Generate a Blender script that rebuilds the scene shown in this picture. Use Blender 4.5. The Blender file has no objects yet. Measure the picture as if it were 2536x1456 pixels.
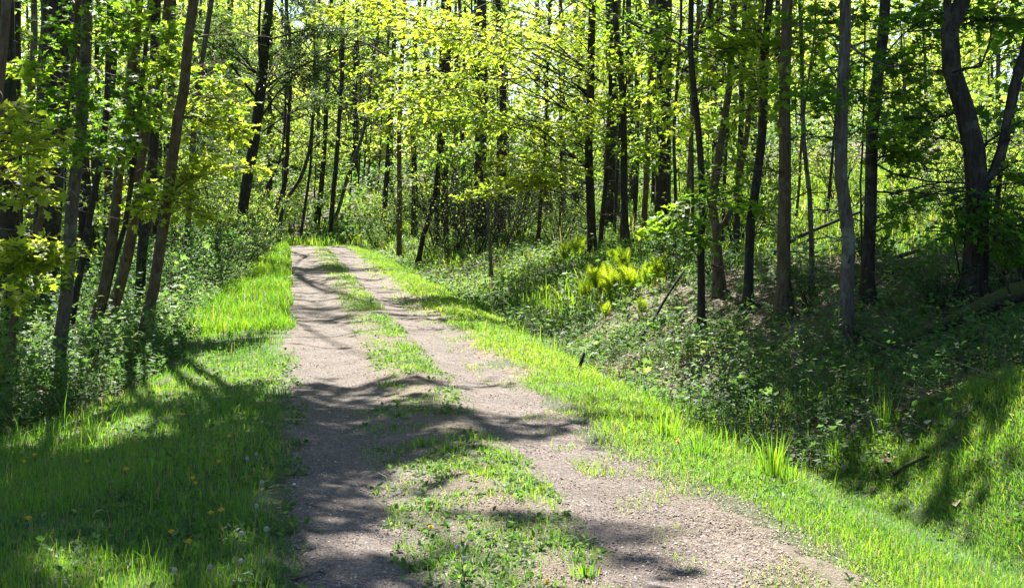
import bpy, math, random
import numpy as np
from mathutils import Vector
rng = np.random.default_rng(11)
random.seed(5)
sc = bpy.context.scene
COL = sc.collection
PI = math.pi

# ------------------------------------------------------------------ camera frame (2536 x 1456 photo units)
F, CX, HY, EYE = 3303.0, 1268.0, 506.0, 1.7
def at(px, py, Y):
    return np.array([(px - CX) / F * Y, Y, EYE - (py - HY) / F * Y])
SUN_AZ, SUN_EL = math.radians(14), math.radians(50)      # azimuth: left of straight ahead

# ------------------------------------------------------------------ terrain
def xleft(y):
    y = np.asarray(y, float)
    d = np.maximum(y - 52, 0)
    bend = np.where(d < 12, -0.05 * d * d, -7.2 - 1.2 * (d - 12))
    return -0.1674 * y + np.maximum(bend, -22.0)
_U = [-300, -80, -40, -25, -12, -6, -3.2, -1.3, -0.4, 0.1, 0.5, 1.15, 1.9, 2.3, 2.6, 3.1, 3.8, 4.6, 5.5, 6.7, 10, 20, 40, 80, 300]
_Z = [10, 4, 0.2, -1.0, -1.15, -0.85, -0.5, -0.06, 0.02, 0.0, -0.035, 0.035, -0.035, 0.0, 0.03, -0.05, -0.32, 0.05, 0.42, 0.68, 1.2, 2.5, 4.6, 7, 14]
def wob(x, y, s, k):
    return (np.sin(x * s + k) * np.cos(y * s * 0.83 + 1.7 * k) + 0.5 * np.sin(x * s * 2.1 + y * s * 1.3 + 3 * k)) / 1.5
def prof(u):
    return (np.interp(u - .12, _U, _Z) + np.interp(u, _U, _Z) + np.interp(u + .12, _U, _Z)) / 3
def H(x, y):
    x = np.asarray(x, float); y = np.asarray(y, float)
    u = x - xleft(y)
    z = prof(u)
    off = np.clip(np.maximum(-u - 0.4, u - 2.9) / 1.5, 0, 1)
    z = z + off * (0.07 * wob(x, y, 1.3, 1) + 0.12 * wob(x, y, .45, 2) + 0.02 * wob(x, y, 4.1, .3))
    z = z + 0.008 * wob(x, y, 2.2, 4)
    m = np.clip((12 - y) / 3.5, 0, 1); a = np.clip((u - 3.75) / 1.2, 0, 1)
    z = z + 0.34 * m * m * (3 - 2 * m) * a * a * (3 - 2 * a) * np.clip((10 - u) / 3, 0, 1)
    d = np.clip((y - 53) / 14, 0, 1) * np.clip((140 - y) / 50, 0, 1)
    z = z - 0.55 * d * d * (3 - 2 * d) * np.clip(1 - np.abs(u - 1) / 14, 0, 1)
    return z
def hit(px, py, y0=4.5, y1=150):
    Y = np.arange(y0, y1, 0.05)
    x = (px - CX) / F * Y
    z = EYE - (py - HY) / F * Y
    k = np.nonzero(z <= H(x, Y))[0]
    i = k[0] if len(k) else len(Y) - 1
    return np.array([x[i], Y[i], float(H(x[i], Y[i]))])
def uof(x, y): return np.asarray(x) - xleft(y)

# ------------------------------------------------------------------ mesh accumulator
def nrm(v):
    v = np.asarray(v, float)
    return v / np.maximum(np.linalg.norm(v, axis=-1, keepdims=True), 1e-9)
class MB:
    def __init__(s): s.V = []; s.L = []; s.S = []; s.T = []; s.M = []; s.n = 0
    def add(s, V, faces, tint=0.5, mat=0):
        V = np.asarray(V, np.float32).reshape(-1, 3)
        s.V.append(V)
        s.T.append(np.broadcast_to(np.asarray(tint, np.float32), (len(V),)).copy())
        for f in faces:
            f = np.asarray(f, np.int64)
            if f.size == 0: continue
            s.L.append((f + s.n).ravel()); s.S.append(np.full(f.shape[0], f.shape[1], np.int32)); s.M.append(np.full(f.shape[0], mat, np.int32))
        s.n += len(V)
    def build(s, name, mats, parent=None, base=None, smooth=False):
        me = bpy.data.meshes.new(name)
        V = np.concatenate(s.V) if s.V else np.zeros((0, 3), np.float32)
        if base is not None: V = V - np.asarray(base, np.float32)
        L = np.concatenate(s.L); S = np.concatenate(s.S)
        me.vertices.add(len(V)); me.vertices.foreach_set('co', V.ravel())
        me.loops.add(len(L)); me.loops.foreach_set('vertex_index', L.astype(np.int32))
        me.polygons.add(len(S))
        st = np.zeros(len(S), np.int32); st[1:] = np.cumsum(S)[:-1]
        me.polygons.foreach_set('loop_start', st)
        me.polygons.foreach_set('material_index', np.concatenate(s.M))
        me.polygons.foreach_set('use_smooth', np.full(len(S), smooth))
        a = me.attributes.new('tint', 'FLOAT', 'POINT'); a.data.foreach_set('value', np.concatenate(s.T))
        me.update(calc_edges=True)
        for m in (mats if isinstance(mats, (list, tuple)) else [mats]): me.materials.append(m)
        o = bpy.data.objects.new(name, me); COL.objects.link(o)
        if parent is not None: o.parent = parent
        return o

def catmull(P, step):
    P = np.asarray(P, float)
    if len(P) < 3:
        n = max(2, int(np.linalg.norm(P[-1] - P[0]) / step) + 1)
        t = np.linspace(0, 1, n)[:, None]
        return P[0] * (1 - t) + P[-1] * t
    Q = np.vstack([2 * P[0] - P[1], P, 2 * P[-1] - P[-2]])
    out = []
    for i in range(1, len(Q) - 2):
        n = max(1, int(np.linalg.norm(Q[i + 1] - Q[i]) / step))
        t = (np.arange(n) / n)[:, None]
        a, b, c, d = Q[i - 1], Q[i], Q[i + 1], Q[i + 2]
        out.append(0.5 * ((2 * b) + (-a + c) * t + (2 * a - 5 * b + 4 * c - d) * t ** 2 + (-a + 3 * b - 3 * c + d) * t ** 3))
    out.append(P[-1:])
    return np.vstack(out)

def tube(mb, P, R, k=6, tint=0.5, rough=0.0, mat=0):
    P = np.asarray(P, float); n = len(P); R = np.broadcast_to(np.asarray(R, float), (n,))
    T = np.gradient(P, axis=0) if n > 2 else np.repeat((P[1:] - P[:-1]), 2, axis=0)
    T = nrm(T); m = np.abs(nrm(P[-1] - P[0]))
    ref = np.array([1., 0, 0]) if m[2] > .7 else np.array([0, 0, 1.])
    if m[2] <= .7 and m[2] > .6 and m[0] < .3: ref = np.array([1., 0, 0])
    A = nrm(np.cross(T, ref)); B = np.cross(T, A)
    th = np.linspace(0, 2 * PI, k, endpoint=False)
    rr = R[:, None] * np.ones((n, k))
    if rough:
        ph = rng.uniform(0, 6, 4)
        l = np.cumsum(np.r_[0, np.linalg.norm(np.diff(P, axis=0), axis=1)])[:, None]
        rr = rr * (1 + rough * (np.sin(2 * th + ph[0] + l * 1.1) * .5 + np.sin(3 * th + ph[1] - l * 2.3) * .35 + np.sin(l * 4.1 + ph[2] + th) * .3) + rng.normal(0, rough * .25, (n, k)))
    V = P[:, None, :] + rr[:, :, None] * (np.cos(th)[None, :, None] * A[:, None, :] + np.sin(th)[None, :, None] * B[:, None, :])
    i = np.arange(n - 1)[:, None] * k; j = np.arange(k)[None, :]; j2 = (j + 1) % k
    f = np.stack([i + j, i + j2, i + k + j2, i + k + j], -1).reshape(-1, 4)
    mb.add(V.reshape(-1, 3), [f, np.arange(k)[None, ::-1], (np.arange(k) + (n - 1) * k)[None, :]], tint, mat)

def segs(mb, A, B, r0, r1, tint=0.5):
    A = np.asarray(A, float); B = np.asarray(B, float); n = len(A)
    if n == 0: return
    T = nrm(B - A); ref = np.where(np.abs(T[:, 2:3]) > .8, np.array([[1., 0, 0]]), np.array([[0, 0, 1.]]))
    X = nrm(np.cross(T, ref)); Y = np.cross(T, X)
    r0 = np.broadcast_to(np.asarray(r0, float), (n,))[:, None]; r1 = np.broadcast_to(np.asarray(r1, float), (n,))[:, None]
    vs = []
    for C, r in ((A, r0), (B, r1)):
        for a in (0, 2.094, 4.189): vs.append(C + r * (math.cos(a) * X + math.sin(a) * Y))
    V = np.stack(vs, 1).reshape(-1, 3)
    b = np.arange(n)[:, None] * 6
    f = np.concatenate([b + np.array([[a, (a + 1) % 3, 3 + (a + 1) % 3, 3 + a]]) for a in range(3)])
    mb.add(V, [f], np.repeat(np.broadcast_to(tint, (n,)), 6))

def frame(D, N):
    D = nrm(D); N = nrm(N - D * np.sum(N * D, -1, keepdims=True)); return D, np.cross(N, D), N
def stamp(mb, tmpl, faces, P, D, N, S, tint):
    D, Sd, N = frame(D, N); n = len(P)
    if n == 0: return
    t = np.asarray(tmpl, float); k = len(t)
    S = np.broadcast_to(np.asarray(S, float), (n,))[:, None, None]
    V = P[:, None, :] + S * (t[None, :, 0:1] * D[:, None, :] + t[None, :, 1:2] * Sd[:, None, :] + t[None, :, 2:3] * N[:, None, :])
    b = np.arange(n)[:, None] * k
    fs = [(b + np.asarray(f)[None, :]) for f in faces]
    mb.add(V.reshape(-1, 3), fs, np.repeat(np.broadcast_to(tint, (n,)), k))
MAPLE = ([(0, 0, 0), (.08, .46, .10), (.30, .22, .04), (.62, .52, .12), (.66, .17, .03), (1.02, 0, -.05), (.66, -.17, .03), (.62, -.52, .12), (.30, -.22, .04), (.08, -.46, .10)],
         [(0, 5, 4, 3, 2, 1), (0, 9, 8, 7, 6, 5)])
SIMPLE = ([(0, 0, 0), (.45, .33, .08), (1, 0, -.05), (.45, -.33, .08)], [(0, 2, 1), (0, 3, 2)])
PINNA = ([(0, 0, 0), (.3, .085, .02), (1, 0, -.10), (.3, -.085, .02)], [(0, 2, 1), (0, 3, 2)])
NARROW = ([(0, 0, 0), (.4, .15, .03), (1, 0, -.08), (.4, -.15, .03)], [(0, 2, 1), (0, 3, 2)])
OVAL = ([(0, 0, 0), (.22, .26, .06), (.6, .30, .06), (1, 0, -.06), (.6, -.30, .06), (.22, -.26, .06)], [(0, 3, 2, 1), (0, 5, 4, 3)])
KIND = {'maple': MAPLE, 'simple': SIMPLE, 'narrow': NARROW, 'oval': OVAL}

# canopy gaps shaped for the light: ground zones are set as sunlit;
# leaves whose shadow would fall there are culled
_TAB = rng.uniform(0, 1, (128, 128))
def vnoise(x, y):
    xi = np.floor(x).astype(int); yi = np.floor(y).astype(int); fx = x - xi; fy = y - yi
    fx = fx * fx * (3 - 2 * fx); fy = fy * fy * (3 - 2 * fy)
    g = lambda a, b: _TAB[a % 128, b % 128]
    return (g(xi, yi) * (1 - fx) + g(xi + 1, yi) * fx) * (1 - fy) + (g(xi, yi + 1) * (1 - fx) + g(xi + 1, yi + 1) * fx) * fy
def unoise(x, y):
    v = .52 * vnoise(x * 1.2, y * 1.0) + .48 * vnoise(x * 3.4 + 7, y * 3.0 + 3)
    return 1 / (1 + np.exp(-(v - .5) / .11))
def lit_fraction(x, y):  # hand-set share of sunlit ground per zone, steers the leaf culling
    x, y = x + 1.1 * (vnoise(x * 1.3 + 3, y * 1.3) - .5), y + 1.3 * (vnoise(x * 1.5 + 9, y * 1.2 + 5) - .5)
    u = uof(x, y)
    L = np.full(np.shape(x), .5)
    def zone(m, v): L[m] = v
    zone(y > 55, .78)
    zone((u < -1.6) & (y > 12), .94)
    zone((u < -6.5) & (y > 14), .62)
    zone((u > 3.6) & (y > 20), .97)
    zone((u > 3.8) & (y > 16) & (y <= 21), .62)
    zone((u > 3.5) & (y <= 10.3), .64)
    zone((u > 3.7) & (y > 10.1) & (y <= 16.5), .06)
    zone((u > 4.2) & (y > 8.8) & (y <= 16.5), .06)
    zone((u > 8) & (y > 17), .97)
    zone((u > 2.3) & (u <= 3.7), .95)
    zone((u > 2.3) & (u <= 3.7) & (y > 10) & (y < 11.4), .5)
    zone((u <= .0) & (u > -1.7) & (y > 12.5), .92)
    zone((u <= .0) & (u > -1.7) & (y > 28) & (y < 36), .2)
    zone((u <= -.1) & (y <= 12.5), .93)
    zone((u <= -.1) & (y <= 9.6), .04)
    zone((u <= -1.9) & (y > 8.7) & (y <= 9.7), .85)
    zone((u > -.75) & (u <= -.1) & (y < 6.4), .9)
    zone((u > -1.3) & (u <= -.1) & (y > 9) & (y <= 12.3), .1)
    r = (u > -.1) & (u <= 2.3)
    zone(r, .66)
    zone(r & (y > 12.3) & (y < 29), .32)
    zone(r & (y < 9) & (u < .8), .15)
    zone(r & (y < 9) & (u >= .8) & (u < 1.3), .5)
    zone(r & (y > 6.2) & (y < 7.2) & (u > 1.2), .06)
    zone(r & (y > 7.3) & (y < 9) & (u > 1.3), .95)
    zone(r & (y > 9.2) & (y < 11.5) & (u < 1.55), .10)
    zone(r & (y > 29) & (y < 36), .12)
    return L
def sunlit(P):
    s_ = np.maximum(P[:, 2], 0) / math.tan(SUN_EL)
    x = P[:, 0] + math.sin(SUN_AZ) * s_; y = P[:, 1] - math.cos(SUN_AZ) * s_
    return unoise(x, y) < lit_fraction(x, y)
def inframe(P):
    Y = np.maximum(P[:, 1], .5)
    return (P[:, 1] > 2) & (np.abs(P[:, 0] / Y * F) < 1300) & (HY - (P[:, 2] - EYE) / Y * F > -30)
CULL = [False]; KEEP = [False]
def thin(P, hid=.985, vis=.0):
    lit = sunlit(P); f = inframe(P) & KEEP[0]
    if vis:      # far wood: leaves above a noise height are culled to let sun in
        s_ = np.maximum(P[:, 2], 0) / math.tan(SUN_EL)
        x = P[:, 0] + math.sin(SUN_AZ) * s_; y = P[:, 1] - math.cos(SUN_AZ) * s_; u = uof(x, y)
        top = 12 * vnoise(x * .45 + 31, y * .38 + 12) ** 1.7
        top = np.where(((u > -2) & (u < 5.5) & (y < 58)) | (y < 19) | ((u > -7) & (y < 45)) | ((u > 6) & (y < 48)), 0, top)
        return ~(lit & (rng.uniform(0, 1, len(P)) < hid) & (P[:, 2] > top))
    return ~(lit & (rng.uniform(0, 1, len(P)) < np.where(f, vis, hid)))
def leaves(mb, P, out, size, kind, tint=None, tilt=.45):
    n = len(P)
    if CULL[0]:
        k = thin(P); P, out = P[k], out[k]
        if tint is not None and np.ndim(tint): tint = tint[k]
        n = len(P)
        if n == 0: return
    D = nrm(out * .8 + rng.normal(0, .55, (n, 3)) * np.array([1, 1, .5]) + np.array([0, 0, -.18]))
    N = np.array([0, 0, 1.]) + rng.normal(0, tilt, (n, 3))
    t = rng.uniform(0, 1, n) if tint is None else np.clip(tint + rng.normal(0, .16, n), 0, 1)
    tm, fc = KIND[kind]
    stamp(mb, tm, fc, P, D, N, size * rng.uniform(.65, 1.2, n), t)

def foliage(mL, mW, bp, r0, nsub, sublen, ntw, twlen, nleaf, lsize, kind, t0=.25, tint=None, bark=.5, flat=.35, wood=True, tilt=.45, limb=True):
    bp = np.asarray(bp, float)
    n = len(bp)
    if CULL[0] and thin(bp[[n // 2, 3 * n // 4, n - 1]]).sum() <= 2 and not inframe(bp[-1:])[0]: return     # boughs are dropped where the ground is set as sunlit
    if limb: tube(mW, bp, np.linspace(r0, max(r0 * .25, .004), n), 5 if r0 > .02 else 4, bark)
    ts = np.clip(np.linspace(t0, 1, nsub) + rng.normal(0, .04, nsub), 0.02, 1)
    fi = ts * (n - 1); i0 = np.minimum(fi.astype(int), n - 2); fr = (fi - i0)[:, None]
    S = bp[i0] * (1 - fr) + bp[i0 + 1] * fr
    T = nrm(bp[i0 + 1] - bp[i0])
    lat = nrm(np.cross(T, [0, 0, 1.]) + 1e-6)
    side = np.where(np.arange(nsub) % 2 == 0, 1., -1.)[:, None]
    D = nrm(T * .75 + side * lat * rng.uniform(.4, 1.0, (nsub, 1)) + np.array([0, 0, 1.]) * rng.normal(.05, flat, (nsub, 1)))
    D[-1] = T[-1]
    Ls = sublen * (1.15 - .6 * ts) * rng.uniform(.7, 1.25, nsub)
    E = S + D * Ls[:, None]; E[:, 2] -= .06 * Ls
    if wood:
        kk = thin((S + E) / 2) if CULL[0] else slice(None)
        segs(mW, S[kk], E[kk], r0 * .38, .004, bark)
    ii = np.repeat(np.arange(nsub), ntw); q = rng.uniform(.15, 1, len(ii))[:, None]
    A = S[ii] * (1 - q) + E[ii] * q
    TD = nrm(D[ii] * .7 + rng.normal(0, .6, (len(ii), 3)) * np.array([1, 1, flat + .15]))
    tl = twlen * rng.uniform(.5, 1.2, len(ii))
    B = A + TD * tl[:, None]; B[:, 2] -= .08 * tl
    if wood:
        kk = thin((A + B) / 2) if CULL[0] else slice(None)
        segs(mW, A[kk], B[kk], .004 if r0 < .03 else .005, .002, bark)
    jj = np.repeat(np.arange(len(ii)), nleaf); q = rng.uniform(.1, 1.08, len(jj))[:, None]
    P = A[jj] * (1 - q) + B[jj] * q + rng.normal(0, lsize * .25, (len(jj), 3))
    leaves(mL, P, TD[jj], lsize, kind, tint, tilt)

def bow(a, b, up=.12, jit=.05, n=7):
    a = np.asarray(a, float); b = np.asarray(b, float); L = np.linalg.norm(b - a)
    t = np.linspace(0, 1, n)[:, None]
    P = a * (1 - t) + b * t
    P[:, 2] += up * L * np.sin(t[:, 0] * PI)
    J = np.cumsum(rng.normal(0, jit * L / n, (n, 3)), axis=0); J = J - J[-1] * t
    return P + J

# ------------------------------------------------------------------ materials
def mat(name):
    m = bpy.data.materials.new(name); m.use_nodes = True
    nt = m.node_tree; nt.nodes.clear()
    return m, nt, nt.nodes.new('ShaderNodeOutputMaterial')
def nd(nt, t, **k):
    n = nt.nodes.new(t)
    for a, b in k.items():
        if a in n.inputs: n.inputs[a].default_value = b
        else: setattr(n, a, b)
    return n
def ramp(nt, stops, src=None, interp='LINEAR'):
    r = nt.nodes.new('ShaderNodeValToRGB'); r.color_ramp.interpolation = interp
    e = r.color_ramp.elements
    while len(e) < len(stops): e.new(.5)
    for i, (p, c) in enumerate(stops): e[i].position = p; e[i].color = (*c, 1)
    if src is not None: nt.links.new(src, r.inputs[0])
    return r
def leaf_mat(name, refl, trans, fac=.5, rough=.55, rnd=.0, spec=.32):
    m, nt, out = mat(name); L = nt.links.new
    at_ = nd(nt, 'ShaderNodeAttribute', attribute_name='tint')
    src = at_.outputs['Fac']
    if rnd:
        oi = nd(nt, 'ShaderNodeObjectInfo'); ma = nd(nt, 'ShaderNodeMath', operation='MULTIPLY_ADD'); ma.inputs[1].default_value = rnd; ma.inputs[2].default_value = -rnd / 2
        L(oi.outputs['Random'], ma.inputs[0]); ad = nd(nt, 'ShaderNodeMath', operation='ADD'); L(ma.outputs[0], ad.inputs[0]); L(src, ad.inputs[1]); src = ad.outputs[0]
    a = ramp(nt, refl, src); b = ramp(nt, trans, src)
    p = nd(nt, 'ShaderNodeBsdfPrincipled'); p.inputs['Roughness'].default_value = rough; p.inputs['Specular IOR Level'].default_value = spec
    t = nd(nt, 'ShaderNodeBsdfTranslucent'); L(a.outputs[0], p.inputs['Base Color']); L(b.outputs[0], t.inputs['Color'])
    mx = nd(nt, 'ShaderNodeMixShader'); mx.inputs[0].default_value = fac
    L(p.outputs[0], mx.inputs[1]); L(t.outputs[0], mx.inputs[2]); L(mx.outputs[0], out.inputs[0])
    return m
# fresh spring foliage; colours ramp over a leaf tint, part random, part set by spray
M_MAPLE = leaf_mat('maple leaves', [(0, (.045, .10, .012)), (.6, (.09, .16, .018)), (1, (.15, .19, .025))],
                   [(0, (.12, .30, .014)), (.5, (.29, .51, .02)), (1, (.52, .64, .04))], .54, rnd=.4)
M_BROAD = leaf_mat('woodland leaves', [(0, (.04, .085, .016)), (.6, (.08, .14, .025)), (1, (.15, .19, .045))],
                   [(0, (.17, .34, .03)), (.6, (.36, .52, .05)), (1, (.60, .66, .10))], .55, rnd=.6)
M_PINE = leaf_mat('conifer needles', [(0, (.025, .055, .02)), (1, (.065, .11, .035))], [(0, (.07, .14, .025)), (1, (.16, .25, .04))], .4)
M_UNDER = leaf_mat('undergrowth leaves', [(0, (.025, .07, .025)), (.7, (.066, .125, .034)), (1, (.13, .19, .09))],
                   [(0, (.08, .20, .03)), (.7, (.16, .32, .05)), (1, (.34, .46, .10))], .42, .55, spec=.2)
M_SHRUB = leaf_mat('shrub leaves', [(0, (.03, .08, .025)), (.7, (.06, .13, .04)), (1, (.14, .20, .09))],
                   [(0, (.07, .19, .03)), (.7, (.17, .34, .05)), (1, (.36, .48, .09))], .45, .5, rnd=.4, spec=.2)
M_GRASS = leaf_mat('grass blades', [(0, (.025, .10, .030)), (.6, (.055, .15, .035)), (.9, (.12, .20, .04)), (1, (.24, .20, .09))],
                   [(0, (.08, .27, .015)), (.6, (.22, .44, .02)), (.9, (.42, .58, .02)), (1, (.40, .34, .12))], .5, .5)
M_FERN = leaf_mat('fern fronds', [(0, (.07, .14, .012)), (1, (.13, .20, .02))], [(0, (.30, .50, .01)), (1, (.55, .66, .03))], .52)
M_STRAW = leaf_mat('dry litter', [(0, (.07, .045, .028)), (.5, (.20, .14, .085)), (.85, (.34, .26, .17)), (1, (.50, .44, .34))],
                   [(0, (.03, .02, .01)), (1, (.10, .08, .04))], .15, .7)
def bark_mat(name, dark, mid, light, lichen, moss=0.0):
    m, nt, out = mat(name); L = nt.links.new
    g = nd(nt, 'ShaderNodeNewGeometry')
    mp = nd(nt, 'ShaderNodeMapping'); mp.inputs['Scale'].default_value = (1, 1, .22); L(g.outputs['Position'], mp.inputs[0])
    n1 = nd(nt, 'ShaderNodeTexNoise', Scale=26.0, Detail=6.0, Roughness=.65); L(mp.outputs[0], n1.inputs['Vector'])
    n2 = nd(nt, 'ShaderNodeTexNoise', Scale=5.5, Detail=4.0, Roughness=.6); L(g.outputs['Position'], n2.inputs['Vector'])
    n3 = nd(nt, 'ShaderNodeTexVoronoi', Scale=34.0); L(mp.outputs[0], n3.inputs['Vector'])
    r = ramp(nt, [(.3, dark), (.5, mid), (.72, light)], n1.outputs[0])
    rl = ramp(nt, [(.54, (0, 0, 0)), (.64, (1, 1, 1))], n2.outputs[0])
    mx = nd(nt, 'ShaderNodeMix', data_type='RGBA'); L(rl.outputs[0], mx.inputs[0]); L(r.outputs[0], mx.inputs[6]); mx.inputs[7].default_value = (*lichen, 1)
    mu = nd(nt, 'ShaderNodeMix', data_type='RGBA', blend_type='MULTIPLY'); mu.inputs[0].default_value = .55
    rv = ramp(nt, [(.0, (.35, .33, .3)), (.35, (1, 1, 1))], n3.outputs['Distance']); L(mx.outputs[2], mu.inputs[6]); L(rv.outputs[0], mu.inputs[7])
    src = mu.outputs[2]
    if moss:
        n4 = nd(nt, 'ShaderNodeTexNoise', Scale=3.0, Detail=5.0); L(g.outputs['Position'], n4.inputs['Vector'])
        sx = nd(nt, 'ShaderNodeSeparateXYZ'); L(g.outputs['Normal'], sx.inputs[0])
        ad = nd(nt, 'ShaderNodeMath', operation='MULTIPLY_ADD'); L(sx.outputs[2], ad.inputs[0]); ad.inputs[1].default_value = .35; L(n4.outputs[0], ad.inputs[2])
        rm = ramp(nt, [(.6 - moss * .2, (0, 0, 0)), (.72 - moss * .2, (1, 1, 1))], ad.outputs[0])
        m2 = nd(nt, 'ShaderNodeMix', data_type='RGBA'); L(rm.outputs[0], m2.inputs[0]); L(src, m2.inputs[6]); m2.inputs[7].default_value = (.045, .052, .014, 1); src = m2.outputs[2]
    b = nd(nt, 'ShaderNodeBump', Strength=1.0, Distance=.035); L(n1.outputs[0], b.inputs['Height'])
    p = nd(nt, 'ShaderNodeBsdfPrincipled'); p.inputs['Roughness'].default_value = .85; p.inputs['Specular IOR Level'].default_value = .2
    L(src, p.inputs['Base Color']); L(b.outputs[0], p.inputs['Normal']); L(p.outputs[0], out.inputs[0])
    return m
BARK = {'grey': bark_mat('grey bark', (0.031, 0.028, 0.025), (0.081, 0.071, 0.059), (0.136, 0.124, 0.105), (0.149, 0.149, 0.124)),
        'brown': bark_mat('brown bark', (0.033, 0.024, 0.017), (0.091, 0.066, 0.042), (0.145, 0.109, 0.072), (0.120, 0.109, 0.072)),
        'dark': bark_mat('dark bark', (0.012, 0.011, 0.009), (0.031, 0.027, 0.022), (0.058, 0.051, 0.042), (0.063, 0.063, 0.051)),
        'moss': bark_mat('mossy wood', (0.014, 0.012, 0.010), (0.037, 0.032, 0.028), (0.068, 0.062, 0.054), (0.089, 0.089, 0.082), moss=1.0)}

def ground_mat():
    m, nt, out = mat('forest soil'); L = nt.links.new
    g = nd(nt, 'ShaderNodeNewGeometry')
    n1 = nd(nt, 'ShaderNodeTexNoise', Scale=1.1, Detail=6.0); L(g.outputs['Position'], n1.inputs['Vector'])
    n2 = nd(nt, 'ShaderNodeTexNoise', Scale=30.0, Detail=5.0, Roughness=.7); L(g.outputs['Position'], n2.inputs['Vector'])
    v = nd(nt, 'ShaderNodeTexVoronoi', Scale=17.0); L(g.outputs['Position'], v.inputs['Vector'])
    hs = nd(nt, 'ShaderNodeSeparateColor'); L(v.outputs['Color'], hs.inputs[0])
    a = ramp(nt, [(.1, (.05, .032, .02)), (.5, (.13, .085, .055)), (.9, (.25, .17, .12))], hs.outputs[0])
    b = ramp(nt, [(.3, (.022, .032, .010)), (.7, (.06, .085, .02))], n2.outputs[0])
    at_ = nd(nt, 'ShaderNodeAttribute', attribute_name='tint')
    ad = nd(nt, 'ShaderNodeMath', operation='ADD'); L(at_.outputs['Fac'], ad.inputs[0])
    r1 = ramp(nt, [(.42, (0, 0, 0)), (.6, (1, 1, 1))], n1.outputs[0]); L(r1.outputs[0], ad.inputs[1]); ad.use_clamp = True
    mx = nd(nt, 'ShaderNodeMix', data_type='RGBA'); L(ad.outputs[0], mx.inputs[0]); L(a.outputs[0], mx.inputs[6]); L(b.outputs[0], mx.inputs[7])
    bp = nd(nt, 'ShaderNodeBump', Strength=.7, Distance=.04); L(n2.outputs[0], bp.inputs['Height'])
    p = nd(nt, 'ShaderNodeBsdfPrincipled'); p.inputs['Roughness'].default_value = .9
    L(mx.outputs[2], p.inputs['Base Color']); L(bp.outputs[0], p.inputs['Normal']); L(p.outputs[0], out.inputs[0])
    return m
def road_mat():
    m, nt, out = mat('packed gravel'); L = nt.links.new
    g = nd(nt, 'ShaderNodeNewGeometry')
    v = nd(nt, 'ShaderNodeTexVoronoi', Scale=75.0); L(g.outputs['Position'], v.inputs['Vector'])
    v2 = nd(nt, 'ShaderNodeTexVoronoi', Scale=28.0); L(g.outputs['Position'], v2.inputs['Vector'])
    n1 = nd(nt, 'ShaderNodeTexNoise', Scale=2.2, Detail=5.0, Roughness=.6); L(g.outputs['Position'], n1.inputs['Vector'])
    n2 = nd(nt, 'ShaderNodeTexNoise', Scale=160.0, Detail=3.0); L(g.outputs['Position'], n2.inputs['Vector'])
    sp = nd(nt, 'ShaderNodeSeparateColor'); L(v.outputs['Color'], sp.inputs[0])
    sp2 = nd(nt, 'ShaderNodeSeparateColor'); L(v2.outputs['Color'], sp2.inputs[0])
    a = ramp(nt, [(0, (0.063, 0.051, 0.045)), (.45, (0.124, 0.102, 0.092)), (.85, (0.186, 0.157, 0.144)), (1, (0.306, 0.280, 0.260))], sp.outputs[0])
    b = ramp(nt, [(.0, (0.085, 0.069, 0.061)), (1, (0.178, 0.149, 0.134))], sp2.outputs[0])
    mx = nd(nt, 'ShaderNodeMix', data_type='RGBA'); mx.inputs[0].default_value = .4; L(a.outputs[0], mx.inputs[6]); L(b.outputs[0], mx.inputs[7])
    d = ramp(nt, [(.3, (.72, .70, .66)), (.7, (1.15, 1.12, 1.1))], n1.outputs[0])
    mu = nd(nt, 'ShaderNodeMix', data_type='RGBA', blend_type='MULTIPLY'); mu.inputs[0].default_value = 1; L(mx.outputs[2], mu.inputs[6]); L(d.outputs[0], mu.inputs[7])
    at_ = nd(nt, 'ShaderNodeAttribute', attribute_name='tint')
    m3 = nd(nt, 'ShaderNodeMix', data_type='RGBA'); L(at_.outputs['Fac'], m3.inputs[0]); L(mu.outputs[2], m3.inputs[6]); m3.inputs[7].default_value = (.14, .11, .07, 1)
    hh = nd(nt, 'ShaderNodeMath', operation='ADD'); L(v.outputs['Distance'], hh.inputs[0]); L(n2.outputs[0], hh.inputs[1])
    bp = nd(nt, 'ShaderNodeBump', Strength=.8, Distance=.012); L(hh.outputs[0], bp.inputs['Height'])
    p = nd(nt, 'ShaderNodeBsdfPrincipled'); p.inputs['Roughness'].default_value = .9; p.inputs['Specular IOR Level'].default_value = .25
    L(m3.outputs[2], p.inputs['Base Color']); L(bp.outputs[0], p.inputs['Normal']); L(p.outputs[0], out.inputs[0])
    return m
def plain(name, c, rough=.7):
    m, nt, out = mat(name); g = nd(nt, 'ShaderNodeNewGeometry'); n = nd(nt, 'ShaderNodeTexNoise', Scale=60.0); nt.links.new(g.outputs['Position'], n.inputs['Vector'])
    r = ramp(nt, [(.3, tuple(v * .7 for v in c)), (.7, c)], n.outputs[0])
    p = nd(nt, 'ShaderNodeBsdfPrincipled'); p.inputs['Roughness'].default_value = rough
    nt.links.new(r.outputs[0], p.inputs['Base Color']); nt.links.new(p.outputs[0], out.inputs[0]); return m
def stone_mat():
    m, nt, out = mat('pebble stone'); at_ = nd(nt, 'ShaderNodeAttribute', attribute_name='tint')
    r = ramp(nt, [(0, (.10, .075, .065)), (.5, (.22, .17, .145)), (.9, (.34, .29, .26)), (1, (.55, .52, .48))], at_.outputs['Fac'])
    p = nd(nt, 'ShaderNodeBsdfPrincipled'); p.inputs['Roughness'].default_value = .85
    nt.links.new(r.outputs[0], p.inputs['Base Color']); nt.links.new(p.outputs[0], out.inputs[0]); return m
M_GROUND, M_ROAD, M_STONE = ground_mat(), road_mat(), stone_mat()
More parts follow.
